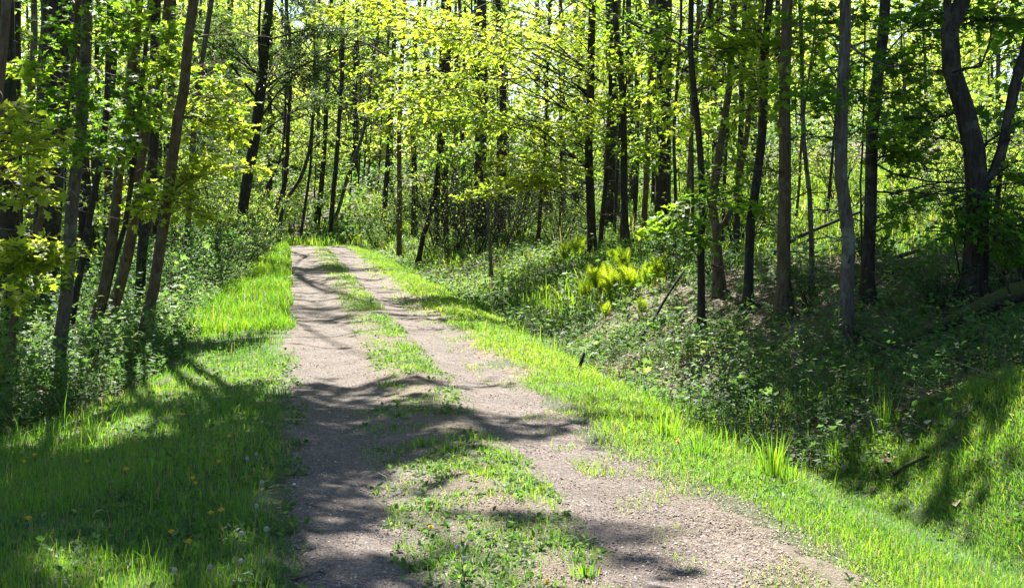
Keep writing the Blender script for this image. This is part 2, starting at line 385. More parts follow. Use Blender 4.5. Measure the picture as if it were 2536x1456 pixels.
M_YEL = plain('dandelion yellow', (.85, .55, .02)); M_FLUFF = plain('seed fluff', (.55, .54, .50)); M_STEM = plain('flower stem', (.16, .20, .06))
M_ORANGE = plain('orange scrap', (.75, .18, .03)); M_ROCK = plain('grey rock', (.10, .10, .085), .9)

# ------------------------------------------------------------------ things
def thing(name, label, cat, loc, group=None):
    o = bpy.data.objects.new(name, None); COL.objects.link(o); o.location = tuple(float(v) for v in loc)
    o.empty_display_size = .2
    o['label'] = label; o['category'] = cat
    if group: o['group'] = group
    return o
def tag(o, label, cat, group=None):
    o['label'] = label; o['category'] = cat
    if group: o['group'] = group
def copy_tree(root, loc, rz, s, label, group=None):
    r = root.copy(); COL.objects.link(r); r.location = tuple(float(v) for v in loc); r.rotation_euler = (0, 0, rz); r.scale = (s, s, s)
    r['label'] = label
    if group: r['group'] = group
    for ch in list(root.children):
        c = ch.copy(); COL.objects.link(c); c.parent = r
        for g in ch.children:
            d = g.copy(); COL.objects.link(d); d.parent = c
    return r

# ------------------------------------------------------------------ ground sheet
def axis(dense0, dense1, step, far, grow=1.18):
    a = list(np.arange(dense0, dense1, step)); s = step; v = a[-1]
    while v < far: s *= grow; v += s; a.append(v)
    return np.array(a)
def grid_faces(ny, nx):
    i = np.arange(ny - 1)[:, None] * nx; j = np.arange(nx - 1)[None, :]
    return np.stack([i + j, i + j + 1, i + nx + j + 1, i + nx + j], -1).reshape(-1, 4)
ug = axis(1, 11, .2, 500); ug = np.concatenate([-(axis(-1, 7, .2, 500))[::-1], ug]); ug = np.unique(np.round(ug, 3))
yg = np.concatenate([-axis(10, 12, 1, 200)[::-1], np.arange(-10, 4, .6), axis(4, 40, .22, 700, 1.05)])
UU, YY = np.meshgrid(ug, yg)
XX = UU + xleft(YY)
ZZ = H(XX, YY)
mb = MB()
lawn = np.clip(1 - np.abs(UU + .6) / 1.5, 0, 1) + np.clip((12.5 - YY) / 1.5, 0, 1) + np.clip(1 - np.abs(UU - 3.3) / .9, 0, 1)
mb.add(np.stack([XX, YY, ZZ], -1), [grid_faces(*UU.shape)], np.clip(lawn, 0, 1).ravel())
o = mb.build('ground', M_GROUND, smooth=True); o['kind'] = 'structure'

# ------------------------------------------------------------------ road
yr = np.concatenate([np.arange(-12, 4, .5), np.arange(4, 30, .12), np.arange(30, 90, .4)])
nu = 30
eL = -.04 + .10 * np.sin(yr * 1.7) * np.cos(yr * .6) + rng.normal(0, .035, len(yr))
eR = 2.24 + np.clip((9.5 - yr) / 3.5, 0, 1) * .32 + np.clip(yr / 14 - .4, 0, 1) * (.10 * np.sin(yr * 1.1 + 1) + .06 * np.sin(yr * 3.7)) + rng.normal(0, .04, len(yr))
tt = np.linspace(0, 1, nu)
Ur = eL[:, None] * (1 - tt) + eR[:, None] * tt
Yr = yr[:, None] + 0 * Ur; Xr = Ur + xleft(Yr)
Zr = H(Xr, Yr) + .014 + .004 * wob(Xr, Yr, 7, .2)
Zr[:, 0] -= .025; Zr[:, -1] -= .025
cen = np.clip(1 - np.abs(Ur - 1.15) / .45, 0, 1) * .8 + np.clip((Ur - 2.1) / .3, 0, 1) * .4 + np.clip((.15 - Ur) / .2, 0, 1) * .4
mb = MB(); mb.add(np.stack([Xr, Yr, Zr], -1), [grid_faces(*Ur.shape)], np.clip(cen, 0, 1).ravel())
o = mb.build('road', M_ROAD, smooth=True); o['kind'] = 'structure'; o['label'] = 'gravel track with two worn wheel ruts'
def RZ(x, y):
    u = uof(x, y); return H(x, y) + np.where((u > .0) & (u < 2.4), .014, 0)

# ------------------------------------------------------------------ grass (stuff)
def noise2(x, y, s, k=0):
    return .5 + .5 * (np.sin(x * s + k + 1.3 * np.sin(y * s * .7 + k)) * np.cos(y * s * 1.1 - k + .9 * np.sin(x * s * .6)))
def sample(n, u0, u1, y0, y1, p=1.4):
    # density falls with distance
    if abs(p - 1) < 1e-3: p = 1.01
    a, b = y0 ** (1 - p), y1 ** (1 - p)
    y = (a + (b - a) * rng.uniform(0, 1, n)) ** (1 / (1 - p))
    u = rng.uniform(u0, u1, n)
    x = u + xleft(y)
    return x, y, u
def blades(mb, x, y, h, w, tint, lean=.45, z=None, az=None):
    n = len(x)
    z = RZ(x, y) - .005 if z is None else z
    az = rng.uniform(0, 2 * PI, n) if az is None else az
    fa = az + rng.uniform(-1.2, 1.2, n) + PI / 2
    ld = np.stack([np.cos(az), np.sin(az), 0 * az], -1)
    wd = np.stack([np.cos(fa), np.sin(fa), 0 * az], -1)
    ln = np.abs(rng.normal(0, lean, n)) + .05
    B = np.stack([x, y, z], -1)
    h = h[:, None]; w = w[:, None]; ln = ln[:, None]; up = np.array([0, 0, 1.])
    M1 = B + up * h * .55 + ld * h * ln * .25
    Tp = B + up * h * (1 - .25 * np.minimum(ln, 1.2)) + ld * h * ln * .8
    V = np.stack([B - wd * w * .5, B + wd * w * .5, M1 + wd * w * .42, M1 - wd * w * .42, Tp], 1).reshape(-1, 3)
    b = np.arange(n)[:, None] * 5
    mb.add(V, [b + np.array([[0, 1, 2, 3]]), b + np.array([[3, 2, 4]])], np.repeat(tint, 5))
G = MB()
def turf(n, u0, u1, y0, y1, hmean, dens, p=1.4, wbase=.0042, tint=.45, lean=.5, hvar=.35):
    x, y, u = sample(n, u0, u1, y0, y1, p)
    d = dens(x, y, u); k = rng.uniform(0, 1, len(x)) < d
    x, y, u = x[k], y[k], u[k]
    cl = noise2(x, y, 2.1, 3) * .5 + noise2(x, y, 6.0, 1) * .5
    h = hmean * (.55 + .9 * cl) * np.exp(rng.normal(0, hvar, len(x)))
    w = wbase * (y / 8) ** .75 * rng.uniform(.7, 1.5, len(x))
    t = np.clip(tint + .35 * (noise2(x, y, .9, 2) - .5) + rng.normal(0, .17, len(x)), 0, .93)
    t = np.where(rng.uniform(0, 1, len(x)) < .075, 1.0, t)
    blades(G, x, y, h, w, t, lean)
def left_edge_u(y):   # where the lawn gives way to the undergrowth
    return np.interp(y, [5, 9, 11.3, 13, 15, 20, 60], [-9, -6, -2.7, -1.9, -1.5, -1.35, -1.4])
ragL = lambda y: -.08 + .10 * np.sin(y * 2.3) * np.sin(y * .9 + 1)
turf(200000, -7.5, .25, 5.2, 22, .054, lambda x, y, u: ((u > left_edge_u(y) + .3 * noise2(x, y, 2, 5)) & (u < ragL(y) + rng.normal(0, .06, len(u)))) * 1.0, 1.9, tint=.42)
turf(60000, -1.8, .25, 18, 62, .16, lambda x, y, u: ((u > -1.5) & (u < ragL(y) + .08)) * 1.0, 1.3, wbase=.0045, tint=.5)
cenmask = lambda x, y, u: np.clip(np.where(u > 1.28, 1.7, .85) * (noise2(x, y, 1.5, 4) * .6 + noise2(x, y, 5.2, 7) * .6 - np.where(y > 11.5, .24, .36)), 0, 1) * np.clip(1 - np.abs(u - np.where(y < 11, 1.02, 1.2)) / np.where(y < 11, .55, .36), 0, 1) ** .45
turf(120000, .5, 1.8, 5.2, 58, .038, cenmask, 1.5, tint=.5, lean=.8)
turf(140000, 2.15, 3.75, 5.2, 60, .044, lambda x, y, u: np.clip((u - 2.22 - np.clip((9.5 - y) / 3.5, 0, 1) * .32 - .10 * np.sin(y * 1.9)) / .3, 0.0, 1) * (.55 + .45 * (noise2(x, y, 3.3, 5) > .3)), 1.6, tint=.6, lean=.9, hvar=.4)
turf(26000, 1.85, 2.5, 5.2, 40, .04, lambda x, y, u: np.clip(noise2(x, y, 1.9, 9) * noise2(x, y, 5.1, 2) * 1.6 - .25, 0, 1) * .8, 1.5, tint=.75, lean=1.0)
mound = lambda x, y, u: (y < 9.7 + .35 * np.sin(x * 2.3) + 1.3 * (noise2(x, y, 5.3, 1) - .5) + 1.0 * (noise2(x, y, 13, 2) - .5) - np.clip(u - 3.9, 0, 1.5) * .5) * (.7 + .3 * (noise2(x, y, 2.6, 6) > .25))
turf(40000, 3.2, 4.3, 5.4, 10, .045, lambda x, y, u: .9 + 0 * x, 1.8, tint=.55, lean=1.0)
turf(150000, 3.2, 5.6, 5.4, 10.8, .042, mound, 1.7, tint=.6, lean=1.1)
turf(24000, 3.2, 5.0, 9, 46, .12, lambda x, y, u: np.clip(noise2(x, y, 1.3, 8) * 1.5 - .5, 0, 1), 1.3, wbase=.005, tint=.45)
# rough meadow behind the right-hand trees, grass tint raised to look sunlit
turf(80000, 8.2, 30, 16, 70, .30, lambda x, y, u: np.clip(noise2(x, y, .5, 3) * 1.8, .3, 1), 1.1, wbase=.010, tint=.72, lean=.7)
turf(52000, 4.0, 13, 20, 60, .24, lambda x, y, u: np.clip(noise2(x, y, .8, 1) * 1.5 - .2, 0, 1), 1.2, wbase=.008, tint=.78, lean=.7)  # far bank grass, tint raised the same way
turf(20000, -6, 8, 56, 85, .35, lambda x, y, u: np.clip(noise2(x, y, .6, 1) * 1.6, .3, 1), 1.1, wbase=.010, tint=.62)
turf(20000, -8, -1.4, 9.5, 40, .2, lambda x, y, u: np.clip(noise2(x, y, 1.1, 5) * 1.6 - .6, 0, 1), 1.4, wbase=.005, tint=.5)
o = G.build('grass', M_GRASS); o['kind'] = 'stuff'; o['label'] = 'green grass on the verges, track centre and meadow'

# low broad-leaved weeds in the track centre and verges (clover, plantain)
Wd = MB()
def weeds(n, u0, u1, y0, y1, dens, size, h, p=1.5, tint=.5):
    x, y, u = sample(n, u0, u1, y0, y1, p); k = rng.uniform(0, 1, n) < dens(x, y, u); x, y = x[k], y[k]
    m = 7; xx = np.repeat(x, m); yy = np.repeat(y, m); N = len(xx)
    a = rng.uniform(0, 2 * PI, N); sc_ = np.repeat(rng.uniform(.6, 1.4, len(x)), m)
    out = np.stack([np.cos(a), np.sin(a), rng.uniform(.15, .9, N)], -1)
    P = np.stack([xx, yy, RZ(xx, yy)], -1) + out * (rng.uniform(.0, 1, N) * h * sc_)[:, None]
    leaves(Wd, P, out, size, 'oval', np.repeat(np.clip(tint + rng.normal(0, .2, len(x)), 0, 1), m), .5)
weeds(3600, .5, 1.75, 5.2, 40, cenmask, .04, .04, tint=.55)
weeds(2600, -4, .1, 5.2, 30, lambda x, y, u: np.clip(noise2(x, y, 1.7, 3) - .35, 0, 1) * (u > left_edge_u(y)), .045, .06, tint=.45)
weeds(1500, -1.1, .12, 5.2, 20, lambda x, y, u: np.clip(noise2(x, y, 2.7, 3) - .2, 0, 1) , .04, .06, tint=.55)
weeds(1500, 3.2, 5.2, 5.4, 10, lambda x, y, u: np.clip(noise2(x, y, 3.1, 2) - .3, 0, 1), .03, .03, tint=.7)
weeds(2600, 2.5, 7, 5.4, 30, lambda x, y, u: np.clip(noise2(x, y, 1.9, 2) - .3, 0, 1), .04, .06, tint=.6)
o = Wd.build('low_weeds', M_UNDER); o['kind'] = 'stuff'; o['label'] = 'low clover and plantain leaves among the grass'

# ------------------------------------------------------------------ gravel stones and litter (stuff)
def scatter_flat(mb, x, y, size, kind, tint, lift=.006):
    n = len(x); a = rng.uniform(0, 2 * PI, n)
    D = np.stack([np.cos(a), np.sin(a), rng.normal(0, .15, n)], -1)
    N = np.array([0, 0, 1.]) + rng.normal(0, .28, (n, 3))
    tm, fc = KIND[kind]
    stamp(mb, tm, fc, np.stack([x, y, RZ(x, y) + lift], -1), D, N, size, tint)
OCT = [(1, 0, 0), (0, 1, 0), (-1, 0, 0), (0, -1, 0), (0, 0, .7), (0, 0, -.6)]
OCF = [(0, 1, 4), (1, 2, 4), (2, 3, 4), (3, 0, 4), (1, 0, 5), (2, 1, 5), (3, 2, 5), (0, 3, 5)]
S = MB(); x, y, u = sample(26000, -.05, 2.5, 5.2, 26, 2.2)
stamp(S, OCT, OCF, np.stack([x, y, RZ(x, y) + .001], -1), rng.normal(0, 1, (len(x), 3)) * [1, 1, .2], np.array([0, 0, 1.]) + rng.normal(0, .3, (len(x), 3)), np.exp(rng.normal(math.log(.0048), .38, len(x))), np.clip(rng.normal(.5, .22, len(x)), 0, 1))
o = S.build('gravel', M_STONE); o['kind'] = 'stuff'; o['label'] = 'loose gravel stones on the track'
Lt = MB()
nmound = lambda x, y, u: 1 - np.clip(mound(x, y, u) * 1.5, 0, 1)
x, y, u = sample(26000, 0, 2.7, 5.2, 40, 1.8)
k = rng.uniform(0, 1, len(x)) < np.clip(np.interp(u, [0, .4, .75, 1.2, 1.6, 1.9, 2.3, 2.7], [.35, .06, .5, .6, .4, .25, .9, 1]), 0, 1)
x, y = x[k], y[k]; scatter_flat(Lt, x, y, .022 * rng.uniform(.5, 1.5, len(x)), 'narrow', np.clip(rng.normal(.72, .2, len(x)), 0, 1))
x, y, u = sample(16000, 1.7, 2.95, 5.2, 12, 2.2); k = rng.uniform(0, 1, len(x)) < np.interp(u, [1.7, 2.2, 2.5, 2.95], [.15, .7, 1, .4])
x, y = x[k], y[k]; scatter_flat(Lt, x, y, .017 * rng.uniform(.5, 1.6, len(x)), 'narrow', np.clip(rng.normal(.78, .2, len(x)), 0, 1))
x, y, u = sample(42000, 3.6, 14, 8, 45, 1.3); k = rng.uniform(0, 1, len(x)) < np.clip(noise2(x, y, .9, 2) * 1.6 - .2, .1, 1) * (1 - mound(x, y, u) * .9)
x, y = x[k], y[k]; scatter_flat(Lt, x, y, .075 * rng.uniform(.5, 1.3, len(x)), 'oval', np.clip(rng.normal(.5, .22, len(x)), 0, 1), .015)
x, y, u = sample(9000, -12, -1.6, 10, 40, 1.3); scatter_flat(Lt, x, y, .07 * rng.uniform(.5, 1.3, len(x)), 'oval', np.clip(rng.normal(.4, .2, len(x)), 0, 1), .015)
x, y, u = sample(5000, 3.4, 8, 5.4, 12, 1.5); k = noise2(x, y, 2.6, 6) < .3; x, y = x[k], y[k]
blades(Lt, x, y, np.full(len(x), .06), np.full(len(x), .004), np.clip(rng.normal(.6, .2, len(x)), 0, 1), 1.4)
x, y, u = sample(5200, 3.6, 10, 9.5, 34, 1.3); k = (nmound(x, y, u) > .4) & (noise2(x, y, 1.5, 6) > .35); x, y = x[k], y[k]
blades(Lt, x, y, rng.uniform(.08, .38, len(x)), np.full(len(x), .0045) * (y / 10) ** .5, np.clip(rng.normal(.35, .25, len(x)), 0, 1), .8)
x, y, u = sample(3200, 3.6, 10, 8.5, 34, 1.3); k = nmound(x, y, u) > .4; x, y = x[k], y[k]; a = rng.uniform(0, 6.28, len(x)); q = rng.uniform(.1, .5, len(x)); z = H(x, y) + .02
segs(Lt, np.column_stack([x, y, z]), np.column_stack([x + q * np.cos(a), y + q * np.sin(a), z + rng.uniform(-.01, .15, len(x))]), .005, .003, np.clip(rng.normal(.3, .2, len(x)), 0, 1))
x, y, u = sample(1500, -12, -1.8, 10, 34, 1.3); a = rng.uniform(0, 6.28, len(x)); q = rng.uniform(.1, .5, len(x)); z = H(x, y) + .02
segs(Lt, np.column_stack([x, y, z]), np.column_stack([x + q * np.cos(a), y + q * np.sin(a), z + rng.uniform(-.01, .4, len(x))]), .005, .003, np.clip(rng.normal(.3, .2, len(x)), 0, 1))
o = Lt.build('fallen_leaves', M_STRAW); o['kind'] = 'stuff'; o['label'] = 'dry leaf litter and twigs'

# ------------------------------------------------------------------ undergrowth (stuff)
UG = MB()
def undergrowth(n, u0, u1, y0, y1, dens, h, size, nl=12, p=1.3, tint=.45, spread=.5, kind='oval'):
    x, y, u = sample(n, u0, u1, y0, y1, p); k = rng.uniform(0, 1, n) < dens(x, y, u); x, y, u = x[k], y[k], u[k]
    hh = h(x, y, u) * np.exp(rng.normal(0, .3, len(x))); m = nl
    z = H(x, y); a0 = rng.uniform(0, 2 * PI, len(x)); ll = rng.uniform(0, .5, len(x)) * hh
    Tp = np.stack([x + np.cos(a0) * ll, y + np.sin(a0) * ll, z + hh], -1); Bs = np.stack([x, y, z - .02], -1)
    blades(UG, x, y, hh, np.full(len(x), .005) * (y / 12) ** .5, np.full(len(x), .1), .3, z - .02, a0)
    i = np.repeat(np.arange(len(x)), m); t = rng.uniform(.15, 1.05, len(i)) ** .7; a = rng.uniform(0, 2 * PI, len(i))
    out = np.stack([np.cos(a), np.sin(a), rng.uniform(-.1, .5, len(i))], -1)
    r = spread * hh[i] * rng.uniform(.05, .8, len(i)) * (1.15 - t)
    P = Bs[i] * (1 - t[:, None]) + Tp[i] * t[:, None] + out * r[:, None]
    sz = size * (y[i] / 14) ** .45
    tn = np.clip(tint + .3 * (noise2(x, y, .8, 4) - .5), 0, 1)[i]
    leaves(UG, P, out, sz, kind, tn, .4)
# left: tall leafy growth beyond the lawn
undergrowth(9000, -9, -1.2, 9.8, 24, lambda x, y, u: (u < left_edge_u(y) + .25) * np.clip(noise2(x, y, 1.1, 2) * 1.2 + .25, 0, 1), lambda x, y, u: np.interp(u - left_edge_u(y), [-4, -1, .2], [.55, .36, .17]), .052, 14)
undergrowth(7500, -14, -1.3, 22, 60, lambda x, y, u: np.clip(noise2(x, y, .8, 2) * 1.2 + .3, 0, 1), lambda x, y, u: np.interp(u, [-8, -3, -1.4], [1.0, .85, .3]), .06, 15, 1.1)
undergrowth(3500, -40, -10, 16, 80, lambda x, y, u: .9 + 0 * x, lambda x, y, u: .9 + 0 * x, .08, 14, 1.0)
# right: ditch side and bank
undergrowth(7000, 3.3, 9, 8.4, 26, lambda x, y, u: nmound(x, y, u) * np.clip(noise2(x, y, 1.3, 6) * 1.3 + .12, 0, 1) * np.where(u < 3.9, .6, 1) * np.where((u > 5.2) & (y > 13), .35, 1), lambda x, y, u: np.interp(u, [3.3, 4.2, 5.5, 8], [.10, .24, .20, .2]), .036, 12, tint=.4)  # leaf tint lowered to deepen the shade on the bank
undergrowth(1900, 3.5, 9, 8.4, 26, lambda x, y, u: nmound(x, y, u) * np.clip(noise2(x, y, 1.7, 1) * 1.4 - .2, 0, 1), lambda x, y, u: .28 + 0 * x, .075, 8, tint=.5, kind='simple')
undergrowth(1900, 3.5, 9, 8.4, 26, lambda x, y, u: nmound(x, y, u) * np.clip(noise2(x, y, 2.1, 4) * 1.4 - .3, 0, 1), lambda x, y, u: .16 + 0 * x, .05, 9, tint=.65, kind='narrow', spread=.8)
undergrowth(7000, 3.2, 12, 24, 62, lambda x, y, u: np.clip(noise2(x, y, .8, 6) * 1.3 + .1, 0, 1), lambda x, y, u: np.interp(u, [3.2, 5, 8], [.12, .25, .28]), .055, 13, 1.1, tint=.8)  # leaf tint raised so the far bank reads as sunlit
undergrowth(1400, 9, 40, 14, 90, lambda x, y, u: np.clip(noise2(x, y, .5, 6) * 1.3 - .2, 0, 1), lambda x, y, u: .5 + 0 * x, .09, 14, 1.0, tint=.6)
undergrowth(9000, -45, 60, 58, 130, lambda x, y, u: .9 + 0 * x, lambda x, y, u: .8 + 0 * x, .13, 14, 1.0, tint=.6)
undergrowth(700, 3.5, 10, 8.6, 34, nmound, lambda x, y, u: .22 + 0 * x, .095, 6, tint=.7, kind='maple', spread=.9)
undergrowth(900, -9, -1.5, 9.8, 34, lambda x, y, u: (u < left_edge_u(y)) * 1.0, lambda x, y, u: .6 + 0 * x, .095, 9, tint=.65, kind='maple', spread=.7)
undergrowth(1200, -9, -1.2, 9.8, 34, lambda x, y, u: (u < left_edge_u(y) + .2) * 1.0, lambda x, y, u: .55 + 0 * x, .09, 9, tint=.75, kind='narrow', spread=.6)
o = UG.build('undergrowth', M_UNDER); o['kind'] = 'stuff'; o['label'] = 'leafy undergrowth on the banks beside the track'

# ------------------------------------------------------------------ hand-placed trees
def trunk_curve(pts, Y, Ht, base, dY=0.0):
    W = [at(px, py, Y + dY * i / max(1, len(pts) - 1)) for i, (px, py) in enumerate(pts)]      # bottom to top
    W = np.array(W)
    W[0] = base
    d = nrm(W[-1] - W[-2]); d = nrm(d * np.array([.7, .7, 1])); top = W[-1]
    while top[2] < base[2] + Ht:
        d = nrm(d + np.array([rng.normal(0, .05), rng.normal(0, .05), .12])); top = top + d * 1.6; W = np.vstack([W, top])
    return W
TREES = {}
CULL[0] = True
def tree(name, label, pts, wpx, bark='dark', Y=None, Ht=13, h0=4.5, nbr=22, Lb=2.6, nsub=6, ntw=4, nleaf=5, lsize=.12, kind='simple', leafm=None,
         sprays=(), extra=(), lspr=.10, group=None, cat='tree', crown=True, flare=1.75, tint=None, dY=0.0, stubs=0, sprn=(6, .75, 4, .32, 4), sprk='maple', bare=()):
    """pts: trunk centre line in the photo's units from the ground up; wpx: (width at base, at top of frame)"""
    pts = [tuple(p) for p in pts]
    if Y is None:
        base = hit(*pts[0]); Y = base[1]
    else:
        b = at(*pts[0], Y); base = np.array([b[0], Y, float(H(b[0], Y))])
    r = thing(name, label, cat, base, group)
    W = trunk_curve(pts, Y, Ht, base, dY)
    C = catmull(W, .28)
    C = C + np.cumsum(rng.normal(0, .004, C.shape), 0) * np.array([1, 1, 0]) * .6
    zt = C[:, 2] - base[2]
    zf = at(0, max(pts[-1][1], 0), Y)[2] - base[2]
    r0, r1 = wpx[0] / 2 / F * Y, wpx[1] / 2 / F * Y
    R = np.interp(zt, [0, max(zf, 1), max(Ht, zf + 1)], [r0, r1, max(.02, r1 * .3)])
    R = R * (1 + (flare - 1) * np.exp(-np.maximum(zt, 0) / .16))
    mt, ml = MB(), MB()
    C0 = np.vstack([C[0] - [0, 0, .3], C]); R0 = np.r_[R[0] * 1.15, R]
    tube(mt, C0, R0, 12, .5, .07 if r0 > .06 else .05)
    if r0 > .04:
        for q in range(5):                                     # surface roots
            a = q * 1.257 + rng.uniform(-.4, .4); L = r0 * rng.uniform(2.6, 4.2)
            pr = [base + np.array([math.cos(a) * f * L, math.sin(a) * f * L, 0]) for f in (.12, .4, .7, 1)]
            for f, p_ in zip((2.2, .9, .3, -.25), pr): p_[2] = float(H(p_[0], p_[1])) + f * r0
            tube(mt, catmull(pr, .06), np.linspace(r0 * .42, r0 * .12, len(catmull(pr, .06))), 6, .5, .05)
    for e in extra:                                            # forked stems and limbs drawn from the photo: (points, w0, w1, extra height)
        ep, w0, w1, dz = e[:4]
        P = np.array([at(a, b, Y + (e[4] if len(e) > 4 else 0) * i / max(1, len(ep) - 1)) for i, (a, b) in enumerate(ep)])
        if dz:
            d = nrm(P[-1] - P[-2]); q = P[-1]
            for _ in range(int(dz / 1.2)):
                d = nrm(d + [rng.normal(0, .08), rng.normal(0, .08), .15]); q = q + d * 1.2; P = np.vstack([P, q])
        k = int(np.argmin(np.linalg.norm(C - P[0], axis=1)))
        P[0] = C[k]
        P = catmull(P, .22)
        ww = np.linspace(w0, w1, len(P)) / 2 / F * Y
        tube(mt, P, ww, 8 if w0 > 9 else 5, .5, .05)
        if dz:
            for q in range(5):
                i = int(len(P) * (.5 + .1 * q)); i = min(i, len(P) - 1)
                a = rng.uniform(0, 2 * PI); L = Lb * rng.uniform(.5, .9)
                foliage(ml, mt, bow(P[i], P[i] + np.array([math.cos(a) * L, math.sin(a) * L, L * .4])), .02, nsub, L * .5, ntw, .4, nleaf, lsize, kind, tint=tint)
    for _ in range(stubs):                                      # dead bare twigs low on the stem
        k = int(rng.uniform(.05, .6) * len(C)); a = rng.uniform(0, 2 * PI); L = rng.uniform(.3, 1.1)
        e = C[k] + np.array([math.cos(a) * L, math.sin(a) * L * .5, rng.uniform(-.15, .35) * L])
        P = bow(C[k], e, .05, .12, 6); tube(mt, P, np.linspace(.009, .003, 6), 4, .5)
        segs(mt, P[[2, 3, 4]], P[[2, 3, 4]] + rng.normal(0, .16, (3, 3)), .004, .002)
    if crown:  # crowns out of view; several enlarged for the shade they cast
        ga = rng.uniform(0, 6)
        for i in range(nbr):
            f = (i + rng.uniform(0, 1)) / nbr; z = h0 + (Ht - h0) * f
            k = int(np.argmin(np.abs(zt - z))); ga += 2.4
            L = Lb * (1 - .65 * f ** 1.6) * rng.uniform(.65, 1.2) * (.75 + .5 * math.sin(min(f * 3, 1.6)))
            e = C[k] + np.array([math.cos(ga) * L, math.sin(ga) * L, L * rng.uniform(.25, .7)])
            foliage(ml, mt, bow(C[k], e, .06, .08), .012 + .008 * L, nsub, L * .55, ntw, .42, nleaf, lsize, kind, tint=tint)
    KEEP[0] = True
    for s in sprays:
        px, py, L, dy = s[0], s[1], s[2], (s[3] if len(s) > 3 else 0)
        tn = (s[4] if len(s) > 4 else .6) + rng.normal(0, .13)  # per-spray tint paints sunlit sprays paler, shaded ones darker
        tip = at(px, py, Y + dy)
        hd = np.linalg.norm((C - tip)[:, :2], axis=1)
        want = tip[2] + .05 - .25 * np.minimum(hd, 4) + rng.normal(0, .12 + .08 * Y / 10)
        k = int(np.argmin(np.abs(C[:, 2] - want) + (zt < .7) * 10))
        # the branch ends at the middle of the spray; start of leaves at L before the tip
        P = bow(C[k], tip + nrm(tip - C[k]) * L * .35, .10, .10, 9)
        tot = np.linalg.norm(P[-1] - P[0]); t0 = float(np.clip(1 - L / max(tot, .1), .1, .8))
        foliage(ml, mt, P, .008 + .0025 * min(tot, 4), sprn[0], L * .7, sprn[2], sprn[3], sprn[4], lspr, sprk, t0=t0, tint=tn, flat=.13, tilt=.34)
    KEEP[0] = True
    for s in bare:                                              # leafless twiggy boughs
        tip = at(s[0], s[1], Y + (s[2] if len(s) > 2 else rng.normal(0, .4)))
        hd = np.linalg.norm((C - tip)[:, :2], axis=1); k = int(np.argmin(np.abs(C[:, 2] - (tip[2] - rng.uniform(-.1, .25) * np.minimum(hd, 3))) + (zt < .5) * 10))
        tot = np.linalg.norm(tip - C[k]); foliage(ml, mt, bow(C[k], tip, rng.uniform(-.05, .14), .16, 10), .007 + .0025 * min(tot, 3), 8, .32 * tot, 4, .14 * tot, 0, .05, 'simple', t0=.25, flat=.4)
    KEEP[0] = False
    mt.build('trunk', BARK[bark], r, base, True)
    if ml.n: ml.build('crown', leafm or M_MAPLE, r, base)
    TREES[name] = (C, Y)
    return r

GL = 'slender trees in the clump left of the track'
lk = dict(Ht=15, h0=4.8, nbr=56, Lb=4.1, lsize=.17, nleaf=9, nsub=7)  # dense wide crowns, sized to shade the lawn
tree('maple_tree', 'pale brown trunk cut by the left frame edge, bright yellow green leaf sprays beside it', [(-60, 900), (-30, 500), (0, 200), (10, 110), (18, 0)], (30, 24), 'brown', Y=12.5, Ht=13, h0=4.4, nbr=64, Lb=4.2, lsize=.18, nleaf=9,  # crown thickened to shade the near lawn
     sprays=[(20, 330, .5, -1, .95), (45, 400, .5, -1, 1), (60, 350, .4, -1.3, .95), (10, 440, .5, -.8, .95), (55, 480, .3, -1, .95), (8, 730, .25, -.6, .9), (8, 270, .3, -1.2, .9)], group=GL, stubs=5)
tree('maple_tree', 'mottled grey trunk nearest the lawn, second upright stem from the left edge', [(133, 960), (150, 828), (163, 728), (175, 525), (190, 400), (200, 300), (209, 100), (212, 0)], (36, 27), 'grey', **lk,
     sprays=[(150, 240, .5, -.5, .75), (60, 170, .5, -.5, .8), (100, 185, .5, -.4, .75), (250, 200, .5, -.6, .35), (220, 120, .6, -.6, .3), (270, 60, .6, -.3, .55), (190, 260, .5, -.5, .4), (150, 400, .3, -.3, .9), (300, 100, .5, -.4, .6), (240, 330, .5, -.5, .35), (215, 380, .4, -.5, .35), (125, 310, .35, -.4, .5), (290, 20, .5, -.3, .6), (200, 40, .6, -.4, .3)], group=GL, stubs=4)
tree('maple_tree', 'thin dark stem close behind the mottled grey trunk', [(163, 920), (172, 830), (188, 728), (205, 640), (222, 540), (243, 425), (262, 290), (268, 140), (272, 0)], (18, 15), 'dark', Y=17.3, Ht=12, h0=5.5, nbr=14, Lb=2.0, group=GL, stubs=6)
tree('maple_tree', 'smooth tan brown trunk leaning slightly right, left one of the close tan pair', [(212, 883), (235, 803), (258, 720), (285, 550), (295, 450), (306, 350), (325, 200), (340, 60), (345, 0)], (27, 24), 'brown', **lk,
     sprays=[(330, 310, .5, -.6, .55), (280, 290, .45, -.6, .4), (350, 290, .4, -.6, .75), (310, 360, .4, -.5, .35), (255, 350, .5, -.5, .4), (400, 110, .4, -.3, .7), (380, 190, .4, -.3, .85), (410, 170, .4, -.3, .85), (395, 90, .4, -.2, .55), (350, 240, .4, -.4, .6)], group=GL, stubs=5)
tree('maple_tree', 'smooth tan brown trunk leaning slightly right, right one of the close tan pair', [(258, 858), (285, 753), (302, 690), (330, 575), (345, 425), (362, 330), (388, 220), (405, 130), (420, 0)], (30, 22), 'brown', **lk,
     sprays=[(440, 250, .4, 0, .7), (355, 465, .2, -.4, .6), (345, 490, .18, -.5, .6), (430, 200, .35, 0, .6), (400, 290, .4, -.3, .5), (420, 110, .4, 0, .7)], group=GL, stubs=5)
tree('maple_tree', 'dark thin stem squeezed between the bases of the tan pair', [(228, 875), (243, 810), (262, 740), (280, 660), (310, 560), (322, 480), (340, 330), (362, 100), (370, 0)], (14, 11), 'dark', Y=18.6, Ht=11, h0=5.5, nbr=10, Lb=1.8, group=GL, stubs=4)
